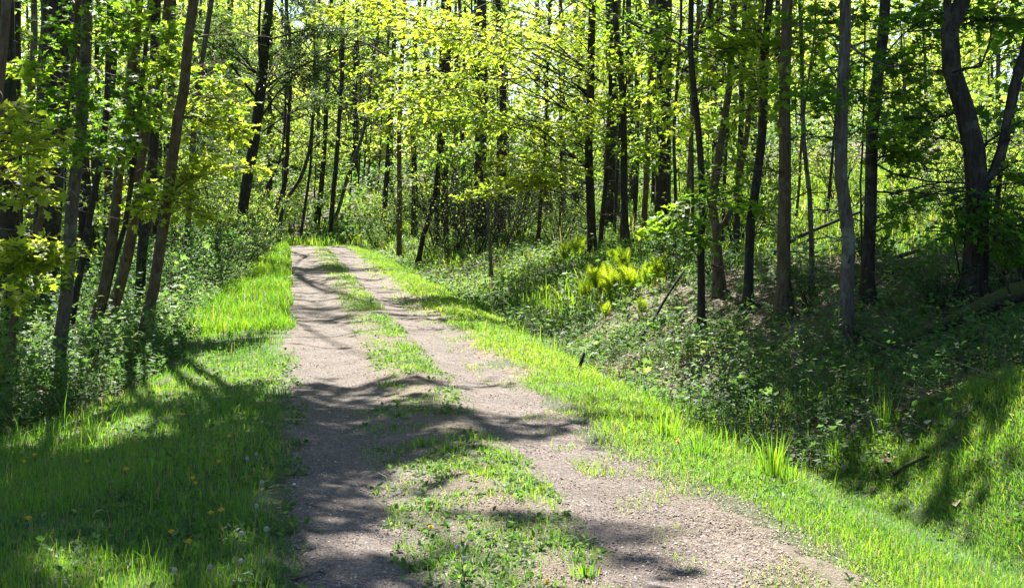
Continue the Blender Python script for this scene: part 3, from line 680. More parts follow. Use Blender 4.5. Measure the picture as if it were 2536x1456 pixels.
tree('maple_tree', 'brown trunk leaning right at the edge of the sunlit verge, rightmost of the left clump', [(357, 862), (366, 770), (381, 720), (400, 600), (415, 500), (428, 400), (441, 300), (456, 225), (467, 100), (480, 0)], (28, 25), 'brown', **lk,
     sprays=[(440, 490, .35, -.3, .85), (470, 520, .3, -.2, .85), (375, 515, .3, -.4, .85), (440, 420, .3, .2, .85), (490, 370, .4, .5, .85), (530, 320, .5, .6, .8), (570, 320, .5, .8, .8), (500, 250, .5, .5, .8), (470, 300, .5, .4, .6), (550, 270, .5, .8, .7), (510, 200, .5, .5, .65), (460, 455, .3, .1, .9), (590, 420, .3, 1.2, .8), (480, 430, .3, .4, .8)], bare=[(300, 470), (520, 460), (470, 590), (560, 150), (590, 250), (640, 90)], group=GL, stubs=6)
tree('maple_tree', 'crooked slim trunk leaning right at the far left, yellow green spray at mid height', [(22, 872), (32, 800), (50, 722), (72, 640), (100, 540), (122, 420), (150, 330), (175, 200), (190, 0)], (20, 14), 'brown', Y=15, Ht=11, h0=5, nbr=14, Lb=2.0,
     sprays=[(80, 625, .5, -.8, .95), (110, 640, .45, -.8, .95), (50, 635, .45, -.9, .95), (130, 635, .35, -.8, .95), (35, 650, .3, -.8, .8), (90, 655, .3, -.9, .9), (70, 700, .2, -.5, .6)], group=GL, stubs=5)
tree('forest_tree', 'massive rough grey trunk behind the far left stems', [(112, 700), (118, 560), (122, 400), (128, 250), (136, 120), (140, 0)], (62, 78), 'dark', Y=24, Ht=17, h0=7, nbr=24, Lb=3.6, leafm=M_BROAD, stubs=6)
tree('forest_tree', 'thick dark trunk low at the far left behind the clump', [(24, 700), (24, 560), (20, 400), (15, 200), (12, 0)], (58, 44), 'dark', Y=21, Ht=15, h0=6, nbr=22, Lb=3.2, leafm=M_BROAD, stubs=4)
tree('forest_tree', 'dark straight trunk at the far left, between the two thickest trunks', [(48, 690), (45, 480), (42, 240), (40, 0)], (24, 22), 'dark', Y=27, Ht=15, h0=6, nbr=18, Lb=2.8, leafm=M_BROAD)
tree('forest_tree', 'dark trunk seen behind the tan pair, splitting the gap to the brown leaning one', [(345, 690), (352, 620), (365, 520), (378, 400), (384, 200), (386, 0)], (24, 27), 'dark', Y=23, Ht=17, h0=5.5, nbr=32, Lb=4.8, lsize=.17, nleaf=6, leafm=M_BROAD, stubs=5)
tree('forest_tree', 'faint grey trunk high behind the brown leaning trunk', [(455, 690), (470, 500), (485, 260), (510, 100), (525, 0)], (15, 14), 'grey', Y=30, Ht=19, h0=5.8, nbr=60, Lb=7.6, lsize=.19, nleaf=8, nsub=9, leafm=M_BROAD)  # crown spread widened to throw shade streaks on the track
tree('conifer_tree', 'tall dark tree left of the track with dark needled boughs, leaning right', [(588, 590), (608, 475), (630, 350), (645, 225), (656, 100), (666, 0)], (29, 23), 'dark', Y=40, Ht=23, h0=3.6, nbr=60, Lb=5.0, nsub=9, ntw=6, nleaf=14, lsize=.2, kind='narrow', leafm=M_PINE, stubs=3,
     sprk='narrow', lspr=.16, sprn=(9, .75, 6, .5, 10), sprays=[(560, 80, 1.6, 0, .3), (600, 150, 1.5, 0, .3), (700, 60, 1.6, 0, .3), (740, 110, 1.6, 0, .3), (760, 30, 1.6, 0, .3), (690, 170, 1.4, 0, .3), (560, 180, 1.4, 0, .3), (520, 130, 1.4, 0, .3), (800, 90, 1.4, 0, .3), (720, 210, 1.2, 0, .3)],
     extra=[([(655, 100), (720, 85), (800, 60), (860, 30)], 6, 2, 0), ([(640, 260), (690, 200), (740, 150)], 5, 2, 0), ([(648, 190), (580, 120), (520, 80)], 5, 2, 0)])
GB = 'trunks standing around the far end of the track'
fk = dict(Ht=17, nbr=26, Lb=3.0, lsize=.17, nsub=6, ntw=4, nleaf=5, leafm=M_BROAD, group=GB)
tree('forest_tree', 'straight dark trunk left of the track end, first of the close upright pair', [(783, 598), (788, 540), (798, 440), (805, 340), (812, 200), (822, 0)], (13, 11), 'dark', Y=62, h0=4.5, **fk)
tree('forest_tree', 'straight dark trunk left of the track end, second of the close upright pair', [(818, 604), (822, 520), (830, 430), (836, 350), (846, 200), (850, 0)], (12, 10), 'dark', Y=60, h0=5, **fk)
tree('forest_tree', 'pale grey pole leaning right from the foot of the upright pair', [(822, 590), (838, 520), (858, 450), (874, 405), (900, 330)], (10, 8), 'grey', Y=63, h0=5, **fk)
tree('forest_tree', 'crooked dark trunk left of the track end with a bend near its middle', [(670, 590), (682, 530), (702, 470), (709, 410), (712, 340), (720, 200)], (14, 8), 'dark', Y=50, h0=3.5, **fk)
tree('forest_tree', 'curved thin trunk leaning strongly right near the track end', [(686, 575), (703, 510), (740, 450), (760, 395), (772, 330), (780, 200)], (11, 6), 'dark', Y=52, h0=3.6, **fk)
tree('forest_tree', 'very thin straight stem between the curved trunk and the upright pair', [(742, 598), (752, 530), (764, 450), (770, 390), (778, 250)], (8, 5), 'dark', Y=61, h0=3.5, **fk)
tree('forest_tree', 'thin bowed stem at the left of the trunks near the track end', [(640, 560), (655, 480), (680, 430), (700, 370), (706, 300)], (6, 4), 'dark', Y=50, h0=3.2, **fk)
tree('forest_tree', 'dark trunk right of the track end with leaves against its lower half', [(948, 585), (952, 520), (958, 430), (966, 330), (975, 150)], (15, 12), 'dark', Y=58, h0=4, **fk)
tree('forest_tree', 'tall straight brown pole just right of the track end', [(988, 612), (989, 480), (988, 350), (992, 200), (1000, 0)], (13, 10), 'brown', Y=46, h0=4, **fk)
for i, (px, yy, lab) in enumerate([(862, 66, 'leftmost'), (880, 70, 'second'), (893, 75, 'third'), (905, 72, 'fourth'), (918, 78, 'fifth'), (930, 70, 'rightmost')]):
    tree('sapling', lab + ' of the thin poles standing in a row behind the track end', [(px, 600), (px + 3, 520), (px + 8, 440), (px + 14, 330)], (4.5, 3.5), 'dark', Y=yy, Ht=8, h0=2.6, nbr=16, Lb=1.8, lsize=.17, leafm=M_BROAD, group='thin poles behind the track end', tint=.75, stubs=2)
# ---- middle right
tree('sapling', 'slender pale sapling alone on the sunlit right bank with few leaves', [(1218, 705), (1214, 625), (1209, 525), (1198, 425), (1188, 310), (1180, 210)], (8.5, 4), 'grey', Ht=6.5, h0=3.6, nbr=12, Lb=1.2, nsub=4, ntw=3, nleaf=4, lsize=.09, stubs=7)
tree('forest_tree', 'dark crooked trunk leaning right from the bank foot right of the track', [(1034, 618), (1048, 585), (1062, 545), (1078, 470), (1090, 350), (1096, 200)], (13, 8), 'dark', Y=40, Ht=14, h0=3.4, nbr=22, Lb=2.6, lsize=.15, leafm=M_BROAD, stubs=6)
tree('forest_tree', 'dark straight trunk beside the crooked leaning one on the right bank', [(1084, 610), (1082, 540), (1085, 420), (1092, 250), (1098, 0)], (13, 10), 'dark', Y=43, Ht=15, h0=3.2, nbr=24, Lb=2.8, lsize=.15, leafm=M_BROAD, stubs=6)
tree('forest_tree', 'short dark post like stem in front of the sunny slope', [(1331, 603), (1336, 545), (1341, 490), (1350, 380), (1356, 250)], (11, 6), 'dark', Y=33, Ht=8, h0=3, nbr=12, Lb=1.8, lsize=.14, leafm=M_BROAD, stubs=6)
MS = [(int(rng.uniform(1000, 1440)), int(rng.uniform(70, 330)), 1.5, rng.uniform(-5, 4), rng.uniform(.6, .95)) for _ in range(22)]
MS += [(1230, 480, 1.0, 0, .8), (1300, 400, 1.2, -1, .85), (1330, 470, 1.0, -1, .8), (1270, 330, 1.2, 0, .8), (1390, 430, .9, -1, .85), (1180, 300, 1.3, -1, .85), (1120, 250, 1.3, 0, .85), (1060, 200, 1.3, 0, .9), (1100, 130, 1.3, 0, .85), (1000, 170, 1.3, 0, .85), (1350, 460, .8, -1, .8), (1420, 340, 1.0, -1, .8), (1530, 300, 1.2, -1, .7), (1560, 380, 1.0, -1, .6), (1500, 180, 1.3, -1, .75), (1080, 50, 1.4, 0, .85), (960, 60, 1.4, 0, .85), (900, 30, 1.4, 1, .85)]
tree('maple_tree', 'dark trunk on the right bank whose long leafy boughs reach left over the track', [(1467, 655), (1462, 500), (1457, 375), (1462, 250), (1467, 0)], (22, 18), 'dark', Y=27, Ht=16, h0=7.5, nbr=36, Lb=6.0, lsize=.18, nleaf=8, sprays=MS, lspr=.115, sprk='simple', sprn=(9, .75, 6, .45, 6), bare=[(1380, 470), (1340, 520), (1550, 420), (1400, 560), (1300, 460), (1280, 520), (1560, 530), (1360, 150), (1250, 200)],  # upper crown widened to shade the track
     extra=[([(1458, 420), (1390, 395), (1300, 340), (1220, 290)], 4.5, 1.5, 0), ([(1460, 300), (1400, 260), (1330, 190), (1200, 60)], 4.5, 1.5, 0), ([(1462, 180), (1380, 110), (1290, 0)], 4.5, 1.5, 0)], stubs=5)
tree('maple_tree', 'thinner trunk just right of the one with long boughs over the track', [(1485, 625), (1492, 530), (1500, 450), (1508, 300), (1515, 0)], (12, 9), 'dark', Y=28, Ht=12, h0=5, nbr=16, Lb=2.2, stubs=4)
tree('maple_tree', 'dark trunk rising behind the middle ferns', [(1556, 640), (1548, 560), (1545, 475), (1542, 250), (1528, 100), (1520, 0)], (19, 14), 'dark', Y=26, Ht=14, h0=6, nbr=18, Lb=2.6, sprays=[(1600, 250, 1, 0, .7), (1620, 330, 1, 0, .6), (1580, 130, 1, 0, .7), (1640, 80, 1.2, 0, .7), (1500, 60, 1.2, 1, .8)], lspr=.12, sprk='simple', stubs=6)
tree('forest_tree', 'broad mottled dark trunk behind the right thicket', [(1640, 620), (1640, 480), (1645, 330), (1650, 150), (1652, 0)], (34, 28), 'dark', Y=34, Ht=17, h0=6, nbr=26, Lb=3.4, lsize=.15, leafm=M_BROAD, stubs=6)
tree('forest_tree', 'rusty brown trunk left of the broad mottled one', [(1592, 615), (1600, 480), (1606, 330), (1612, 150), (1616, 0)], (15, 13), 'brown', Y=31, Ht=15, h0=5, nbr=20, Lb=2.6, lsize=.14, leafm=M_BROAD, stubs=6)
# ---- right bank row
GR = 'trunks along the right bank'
rk = dict(group=GR, Ht=14, h0=4.7, nbr=36, Lb=3.1, lsize=.17, nleaf=8)  # crowns thickened to darken the bank below
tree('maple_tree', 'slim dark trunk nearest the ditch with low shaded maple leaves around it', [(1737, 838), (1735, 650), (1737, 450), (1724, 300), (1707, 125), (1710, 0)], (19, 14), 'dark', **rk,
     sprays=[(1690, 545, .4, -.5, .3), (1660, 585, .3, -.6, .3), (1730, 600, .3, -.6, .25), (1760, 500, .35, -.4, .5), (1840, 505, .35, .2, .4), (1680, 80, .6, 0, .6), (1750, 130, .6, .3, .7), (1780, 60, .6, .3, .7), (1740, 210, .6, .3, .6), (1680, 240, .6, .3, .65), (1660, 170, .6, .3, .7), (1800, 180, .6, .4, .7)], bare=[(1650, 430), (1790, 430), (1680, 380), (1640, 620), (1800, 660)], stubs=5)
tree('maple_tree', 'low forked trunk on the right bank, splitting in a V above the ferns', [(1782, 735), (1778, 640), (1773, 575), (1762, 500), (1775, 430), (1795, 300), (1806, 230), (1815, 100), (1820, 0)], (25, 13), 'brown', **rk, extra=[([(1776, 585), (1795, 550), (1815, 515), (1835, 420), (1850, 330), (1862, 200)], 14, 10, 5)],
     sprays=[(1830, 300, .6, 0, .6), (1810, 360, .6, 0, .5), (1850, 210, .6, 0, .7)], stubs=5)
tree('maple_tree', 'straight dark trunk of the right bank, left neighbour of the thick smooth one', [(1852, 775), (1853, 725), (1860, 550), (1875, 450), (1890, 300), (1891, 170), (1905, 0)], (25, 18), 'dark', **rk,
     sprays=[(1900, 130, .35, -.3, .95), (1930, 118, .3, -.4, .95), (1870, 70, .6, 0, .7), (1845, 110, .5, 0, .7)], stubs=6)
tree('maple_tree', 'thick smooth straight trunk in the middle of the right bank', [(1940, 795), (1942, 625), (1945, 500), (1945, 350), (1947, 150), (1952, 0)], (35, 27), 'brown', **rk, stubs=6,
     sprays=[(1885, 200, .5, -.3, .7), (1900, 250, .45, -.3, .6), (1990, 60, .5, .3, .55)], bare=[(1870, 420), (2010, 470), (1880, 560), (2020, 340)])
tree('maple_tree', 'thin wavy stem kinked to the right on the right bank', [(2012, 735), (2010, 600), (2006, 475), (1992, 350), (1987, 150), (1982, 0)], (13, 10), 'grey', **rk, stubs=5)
tree('maple_tree', 'grey trunk with a kink at mid height, nearest stem right of the wavy one', [(2095, 855), (2096, 728), (2100, 600), (2093, 525), (2082, 440), (2085, 250), (2091, 100), (2091, 0)], (35, 29), 'grey', **rk, flare=1.25,
     sprays=[(2060, 300, .5, 0, .3), (2130, 240, .6, .3, .3), (2170, 170, .6, .3, .3), (2050, 90, .6, .3, .4), (2040, 190, .6, .4, .35), (2120, 60, .6, .4, .3), (2150, 330, .6, .3, .3)], bare=[(2000, 280), (2020, 520), (2040, 390), (2170, 300), (2150, 470), (1985, 600)], extra=[([(2093, 128), (2125, 130), (2160, 150), (2200, 165), (2280, 160)], 9, 4, 0), ([(2080, 430), (2030, 440), (1990, 420)], 4, 2, 0)], stubs=5)
tree('maple_tree', 'dark upright trunk close behind the kinked grey one', [(2150, 765), (2148, 700), (2155, 550), (2160, 400), (2170, 250), (2190, 80), (2195, 0)], (34, 26), 'dark', **rk, extra=[([(2160, 420), (2210, 430), (2300, 450), (2400, 455)], 6, 4, 0), ([(2156, 480), (2220, 478), (2290, 460), (2370, 445)], 6, 3, 0)],
     sprays=[(2200, 330, .6, .2, .3), (2230, 230, .7, .3, .3), (2260, 130, .7, .3, .3), (2180, 350, .5, 0, .5), (2220, 60, .7, .3, .3), (2290, 70, .7, .3, .35), (2210, 390, .5, 0, .35)], bare=[(2330, 425), (2300, 360), (2260, 520), (2350, 300), (2280, 480), (2240, 560), (2310, 250)], stubs=6)
tree('forest_tree', 'big crooked dark trunk forking near the right edge, a bare wound low on its bark', [(2408, 765), (2412, 700), (2418, 600), (2423, 475), (2414, 375), (2390, 275), (2360, 175), (2354, 75), (2385, 0)], (64, 41), 'dark', group=GR, Ht=13, h0=5, nbr=20, Lb=2.8, flare=1.35,
     extra=[([(2436, 455), (2458, 430), (2480, 370), (2492, 310), (2508, 220), (2536, 130)], 24, 17, 4), ([(2358, 100), (2348, 40), (2345, -30)], 22, 18, 3), ([(2400, 575), (2350, 573), (2295, 572)], 5, 3, 0, -.2), ([(2350, 92), (2300, 75), (2240, 80)], 7, 4, 0), ([(2395, 215), (2430, 165), (2450, 110), (2462, 40)], 8, 4, 0), ([(2440, 450), (2490, 455), (2545, 452)], 5, 4, 0), ([(2480, 340), (2510, 310), (2560, 290)], 7, 4, 0)],
     sprays=[(2300, 200, .6, .3, .3), (2330, 300, .6, .3, .35), (2440, 520, .35, -.3, .2), (2400, 530, .35, -.3, .2), (2470, 560, .4, -.3, .2), (2480, 60, .7, .3, .3), (2420, 60, .6, .3, .3), (2330, 40, .6, .3, .35), (2280, 500, .35, .2, .3), (2520, 540, .4, 0, .25), (2500, 440, .4, .4, .5), (2450, 330, .5, .5, .5), (2290, 350, .5, .4, .5)], bare=[(2520, 400), (2530, 350), (2500, 500), (2280, 420), (2250, 470), (2300, 330), (2520, 560), (2250, 290), (2490, 150), (2270, 160), (2540, 460)], stubs=7)
tree('maple_tree', 'narrow dark stem rising behind the big crooked trunk at the right edge', [(2463, 700), (2467, 600), (2476, 450), (2500, 330), (2528, 200), (2560, 60)], (14, 11), 'dark', Y=15.5, Ht=10, h0=4.6, nbr=12, Lb=2.2, group=GR, stubs=5)
tree('maple_tree', 'hair thin stem right of the kinked grey trunk', [(2133, 760), (2134, 600), (2131, 450), (2136, 350), (2140, 150)], (6, 4), 'dark', Y=14.5, Ht=7, h0=4, nbr=9, Lb=1.3, group=GR, stubs=4)
for i, (px, py, w, yy, lab) in enumerate([(1690, 660, 13, 21, 'dark stem between the fern bank and the slim trunk by the ditch'), (1668, 650, 9, 22.5, 'thin stem left of the ferns with the leaning dead pole'), (1820, 690, 16, 22, 'brown shadowed trunk behind the low forked one'), (1895, 640, 9, 26, 'thin trunk glimpsed left of the thick smooth one'), (1790, 640, 8, 24, 'thin dark stem behind the V fork'), (2040, 640, 8, 27, 'slanting thin stem in the meadow gap left of the kinked grey trunk'), (1965, 640, 7, 26, 'thin stem behind the thick smooth trunk'), (1715, 650, 8, 23, 'faint stem right behind the ditch side trunk'), (1520, 640, 8, 30, 'thin stem between the two fern patches')]):
    le = rng.uniform(-.03, .12)
    tree('maple_tree', lab, [(px, py), (px + 100 * le + rng.uniform(-6, 6), py - 150), (px + 260 * le + rng.uniform(-8, 8), py - 330), (px + 450 * le, 100), (px + 500 * le, 0)], (w, w * .75), 'dark' if i % 3 else 'brown', Y=yy, Ht=11, h0=2.8, nbr=20, Lb=2.0, lsize=.12, group='thin stems in the right thicket', stubs=6)

CULL[0] = False
# ------------------------------------------------------------------ background woodland: a few built trees, then copies
VARS = {}
def variant(key, Ht, r0, h0, nbr, Lb, nsub, ntw, nleaf, lsize, kind, bark, leafm, lowb=0, shape='round'):
    r = thing('forest_tree', 'x', 'tree', (0, 0, 0))
    n = int(Ht / .6); z = np.linspace(-.4, Ht, n)
    ww = np.cumsum(rng.normal(0, .05, (n, 2)), 0) * np.linspace(.3, 1.2, n)[:, None]
    C = np.column_stack([ww, z]); mt, ml = MB(), MB()
    tube(mt, C, np.interp(z, [-.4, .3, Ht], [r0 * 1.5, r0, .02]), 8, .5, .06)
    ga = rng.uniform(0, 6)
    hs = list(np.linspace(h0, Ht, nbr)) + list(rng.uniform(min(1.2, h0), h0, lowb))
    for zz in hs:
        k = int(np.argmin(np.abs(z - zz))); ga += 2.4 + rng.normal(0, .2); f = max(0, (zz - h0) / (Ht - h0))
        L = Lb * ((1.05 - .85 * f) if shape == 'cone' else (1 - .6 * f ** 2) * (.7 + .5 * min(1, f * 2.5))) * rng.uniform(.65, 1.2)
        if zz < h0: L *= .7
        e = C[k] + np.array([math.cos(ga) * L, math.sin(ga) * L, L * (rng.uniform(-.15, .12) if shape == 'cone' else rng.uniform(.1, .6))])
        foliage(ml, mt, bow(C[k], e, .06, .08), .006 + .005 * L, nsub, L * .55, ntw, .5, nleaf, lsize, kind, wood=False, flat=.3, limb=rng.uniform() < .35)
    mt.build('trunk', BARK[bark], r, (0, 0, 0), True)
    VARS[key] = [r, False, np.concatenate(ml.V).reshape(-1, 4, 3), np.concatenate(ml.T).reshape(-1, 4), leafm]
variant('m1', 17, .14, 5, 30, 3.0, 6, 5, 5, .17, 'simple', 'dark', M_BROAD, 6)
variant('m2', 19, .18, 6, 34, 3.3, 6, 5, 5, .17, 'simple', 'dark', M_BROAD, 8)
variant('m3', 14, .09, 3, 28, 2.4, 6, 5, 5, .16, 'simple', 'brown', M_BROAD, 5)
variant('m4', 16, .12, 4, 30, 2.8, 6, 5, 5, .17, 'simple', 'grey', M_BROAD, 7)
variant('u1', 6.5, .04, 1.0, 26, 1.9, 5, 5, 5, .14, 'simple', 'dark', M_MAPLE)
variant('u2', 5, .03, .8, 22, 1.6, 5, 5, 5, .13, 'simple', 'dark', M_BROAD)
variant('h1', 18, .16, 1.8, 60, 3.2, 8, 5, 8, .17, 'narrow', 'dark', M_PINE, 0, 'cone')
variant('h2', 14, .12, 1.2, 52, 2.7, 8, 5, 8, .16, 'narrow', 'dark', M_PINE, 0, 'cone')
TYPE = {'m': ('forest_tree', 'broadleaf tree'), 'u': ('understory_tree', 'low tree'), 'h': ('conifer_tree', 'conifer')}
placed = []
def put(key, x, y, s, label, group):
    r, used, LV, LT, lm = VARS[key]; loc = (x, y, float(H(x, y)))
    rz = rng.uniform(0, 6.28)
    if not used:
        r.location = loc; r.rotation_euler = (0, 0, rz); r.scale = (s, s, s); r['label'] = label; r['group'] = group; VARS[key][1] = True; r.name = TYPE[key[0]][0]; c = r
    else:
        c = copy_tree(r, loc, rz, s, label, group); c.name = TYPE[key[0]][0]
    ctr = LV.mean(1) * s; cs, sn = math.cos(rz), math.sin(rz)
    Wp = np.column_stack([ctr[:, 0] * cs - ctr[:, 1] * sn + x, ctr[:, 0] * sn + ctr[:, 1] * cs + y, ctr[:, 2] + loc[2]])
    k = thin(Wp, .985, .65); m = MB(); n = int(k.sum()); b = np.arange(n)[:, None] * 4
    m.add(LV[k].reshape(-1, 3), [b + np.array([[0, 2, 1]]), b + np.array([[0, 3, 2]])], LT[k].ravel())
    m.build('crown', lm, c)
    placed.append((x, y))
def ok(x, y, dmin):
    u = float(uof(x, y)); P = CX + F * x / y
    if -4.3 < u < 5.2 and y < 62: return False
    if y < 46 and 0.17 < x / y < 0.40 and y > 15: return rng.uniform() < .04      # the open sunny slope on the right
    if y < 34 and 0.0 < x / y < 0.06: return False
    if y < 62 and 1880 < P < 2480: return False
    return all((x - a) ** 2 + (y - b) ** 2 > dmin ** 2 for a, b in placed)
def region(n, y0, y1, p0, p1, keys, dmin, label, group, s0=.85, s1=1.2):
    c = t = 0
    while c < n and t < 4000:
        t += 1
        y = rng.uniform(y0, y1); x = (rng.uniform(p0, p1) - CX) / F * y
        if not ok(x, y, dmin): continue
        put(keys[rng.integers(len(keys))], x, y, rng.uniform(s0, s1), label, group); c += 1
region(20, 27, 62, -250, 640, ['m1', 'm2', 'm3', 'm4', 'h1', 'm1'], 3.0, 'woodland tree added in the left wood to shade the track', 'trees in the left wood')
region(7, 30, 52, 380, 690, ['h1', 'h2'], 2.6, 'dark needled tree in the gloom between the left clump and the track end', 'dark conifers left of the track')
region(26, 24, 58, 0, 690, ['u1', 'u1', 'u2'], 1.8, 'low leafy young tree under the left wood', 'young trees under the left wood', .6, 1.0)
region(20, 64, 104, 560, 1250, ['m1', 'm2', 'm3', 'm4', 'm4'], 3.4, 'leafy tree closing the view beyond the track end', 'trees beyond the track end')
region(14, 62, 90, 600, 1200, ['u1', 'u2'], 2.0, 'bright low young tree beyond the track end', 'young trees beyond the track end', .7, 1.2)
region(14, 36, 66, 1020, 1480, ['m3', 'm4', 'm1', 'h2'], 2.8, 'leafy tree added behind the right bank thicket to shade the track', 'trees behind the right thicket')
region(12, 28, 60, 1480, 1900, ['m1', 'm2', 'm3', 'm4', 'h2'], 2.8, 'tree in the wood behind the right bank row of trunks', 'trees behind the right bank row')
region(22, 26, 55, 1100, 1880, ['u1', 'u1', 'u2'], 1.8, 'low leafy young tree on the right slope', 'young trees on the right slope', .6, 1.0)
region(34, 64, 106, 1700, 2560, ['m1', 'm2', 'm3', 'm4', 'u1', 'u1', 'u2'], 3.0, 'sunlit leafy tree at the top of the open slope on the right', 'trees above the open slope')
region(4, 11.5, 20, -1500, -150, ['m1', 'm4', 'm3'], 2.2, 'unseen tree added left of the frame to shade the lawn', 'trees in the left wood')  # added out of view for the shade they cast on the lawn
region(12, 17, 40, 2560, 3000, ['m3', 'm4', 'u1'], 2.4, 'tree in the wood at the right edge', 'trees at the right edge')

region(4, 64, 88, 420, 700, ['h1', 'h2', 'm2'], 2.6, 'dark needled tree in the gloom between the left clump and the track end', 'dark conifers left of the track', 1.0, 1.3)
region(7, 64, 88, 420, 760, ['m1', 'm2', 'm4'], 2.6, 'woodland tree added in the left wood to shade the track', 'trees in the left wood', 1.0, 1.3)
for u_, y_, k_ in [(-4.5, 39, 'm2'), (-4.6, 43.5, 'm4'), (-4.4, 29, 'm1')]:  # trees added for the shade their crowns cast on the track
    put(k_, u_ + float(xleft(y_)), y_, 1.15, 'woodland tree added in the left wood to shade the track', 'trees in the left wood')
for u_, y_, k_ in [(5.6, 39, 'm2'), (5.5, 44, 'm3')]:  # likewise added so their crowns darken the far track
    put(k_, u_ + float(xleft(y_)), y_, 1.1, 'leafy tree added behind the right bank thicket to shade the track', 'trees behind the right thicket')
# far woodland, one mass
FW = MB(); FT = MB()
n = 100000
ang = rng.uniform(-.46, .46, n); dist = rng.uniform(108, 140, n)
x = np.tan(ang) * dist; y = dist
hgt = 18 + 5 * np.sin(x * .13) + 3 * np.sin(x * .41 + 1) + 2 * np.sin(x * 1.1)
z = H(x, y) + rng.uniform(0, 1, n) ** .8 * hgt
gap = (np.abs(CX + F * x / y - 1335) < 80) | (np.abs(CX + F * x / y - 1000) < 40) | (np.abs(CX + F * x / y - 2500) < 40)
k = ~(gap & (z > 8) & (rng.uniform(0, 1, n) < .85))
P = np.stack([x, y, z], -1)[k]
n = 34000; y = rng.uniform(94, 116, n); x = (rng.uniform(330, 960, n) - CX) / F * y
z = H(x, y) + rng.uniform(0, 1, n) ** .9 * (13 + 3 * np.sin(x * .5) + 2 * np.sin(x * 1.7)); P = np.vstack([P, np.stack([x, y, z], -1)])
leaves(FW, P, rng.normal(0, 1, P.shape), .6, 'simple', np.clip(.5 + .4 * np.sin(P[:, 0] * .5) * np.sin(P[:, 2] * .4), 0, 1), .8)
o = FW.build('forest', M_BROAD); o['kind'] = 'stuff'; o['label'] = 'far wood closing the view'

# ------------------------------------------------------------------ shrubs
SH = []
def shrub_proto(h, w, nst, nleaf, lsize, leafm, bare=False, kind='oval'):
    r = thing('shrub', 'x', 'shrub', (0, 0, 0)); mt, ml = MB(), MB()
    for i in range(nst):
        a = rng.uniform(0, 6.28); L = rng.uniform(.5, 1) * w
        b = bow((rng.normal(0, .06), rng.normal(0, .06), -.05), (math.cos(a) * L, math.sin(a) * L, h * rng.uniform(.55, 1.05)), .08, .18, 8)
        foliage(ml, mt, b, .012, 7 if bare else 6, h * .5, 5 if bare else 4, .22 if not bare else .45, nleaf, lsize, kind, t0=.2, flat=.6, tilt=.6, bark=.5)
    mt.build('stems', BARK['dark'], r, (0, 0, 0)); ml.build('foliage', leafm, r, (0, 0, 0))
    SH.append([r, False]); return len(SH) - 1
def put_shrub(i, x, y, s, label, group=None):
    r, used = SH[i]; loc = (x, y, float(H(x, y))); rz = rng.uniform(0, 6.28)
    if used: copy_tree(r, loc, rz, s, label, group)
    else:
        r.location = loc; r.rotation_euler = (0, 0, rz); r.scale = (s, s, s); r['label'] = label
        if group: r['group'] = group
        SH[i][1] = True
A = shrub_proto(1.25, .65, 12, 5, .06, M_SHRUB); B = shrub_proto(1.0, .75, 13, 5, .055, M_SHRUB); Cc = shrub_proto(1.7, .9, 14, 5, .07, M_BROAD, kind='simple')
Dd = shrub_proto(2.6, 1.5, 16, 1, .05, M_BROAD, bare=True, kind='simple')
def pxY(px, Y): return (px - CX) / F * Y
for px, Y, s, i in [(430, 23, .8, A), (480, 25, .9, B), (530, 26, .95, A), (590, 30, .9, B), (500, 30, 1.1, A), (560, 33, 1.1, B), (620, 36, .95, A), (450, 29, 1.1, B), (640, 42, .9, B), (600, 40, 1.1, A), (520, 38, 1.3, A), (410, 27, 1.1, A), (660, 46, .7, A), (560, 27, .6, B)]:
    put_shrub(i, pxY(px, Y), Y, s, 'leafy green shrub among the tall growth between the left clump and the track', 'shrubs left of the track')
for px, Y, s, i in [(20, 19, 1, A), (90, 21, 1.1, B), (200, 21, 1, A), (300, 22, 1, B), (60, 24, 1.2, A), (330, 26, 1.3, A), (240, 26, 1.3, B), (150, 27, 1.3, A), (0, 14, .6, B), (90, 15.5, .6, A), (300, 16.3, .45, B), (420, 18.5, .45, A), (240, 15.5, .5, A)]:
    put_shrub(i, pxY(px, Y), Y, s * .72, 'leafy shrub growing around the feet of the left clump of trunks', 'shrubs under the left clump')
for px, Y, s, i in [(590, 38, 1.1, Cc), (610, 45, 1.2, Cc), (480, 40, 1.3, Cc), (680, 58, 1.1, Cc), (560, 48, 1.3, Cc)]:
    put_shrub(i, pxY(px, Y), Y, s, 'tall dark leafy bush at the foot of the needled tree left of the track', 'tall bushes left of the track')
for px, Y, s in [(1120, 37, .95), (1180, 35, 1.0), (1245, 34, 1.0), (1080, 42, 1.1), (1290, 37, 1.0), (1150, 41, 1.2), (1380, 31, .7)]:
    put_shrub(Dd, pxY(px, Y), Y, s, 'twiggy nearly bare bush in the tangled thicket on the right bank', 'bare bushes of the right thicket')
for px, Y, s, i in [(930, 52, .8, A), (1000, 47, .7, B), (1060, 43, .7, A), (960, 56, 1, Cc), (900, 60, .8, A), (1120, 38, .6, B)]:
    put_shrub(i, pxY(px, Y), Y, s, 'pale green low bush at the right side of the far track', 'bushes right of the far track')
for px, Y, s, i in [(2480, 14, .6, B), (2540, 13, .6, A), (2330, 13.2, .45, B), (2000, 15, .4, A), (2150, 17, .5, B), (2360, 19, .8, A), (2250, 21, .8, B), (2470, 20, 1, Cc), (1660, 20, .6, A), (1760, 19, .5, B)]:
    put_shrub(i, pxY(px, Y), Y, s, 'dark leafy shrub on the shaded bank among the right hand trunks', 'shrubs on the right bank')
for px, Y, s in [(1830, 24, 1), (2320, 26, 1.1), (2440, 24, 1.0), (1900, 28, 1.1), (2080, 30, 1)]:
    put_shrub(Cc, pxY(px, Y), Y, s, 'sunlit bush on the open slope behind the right bank trunks', 'bushes on the open slope')

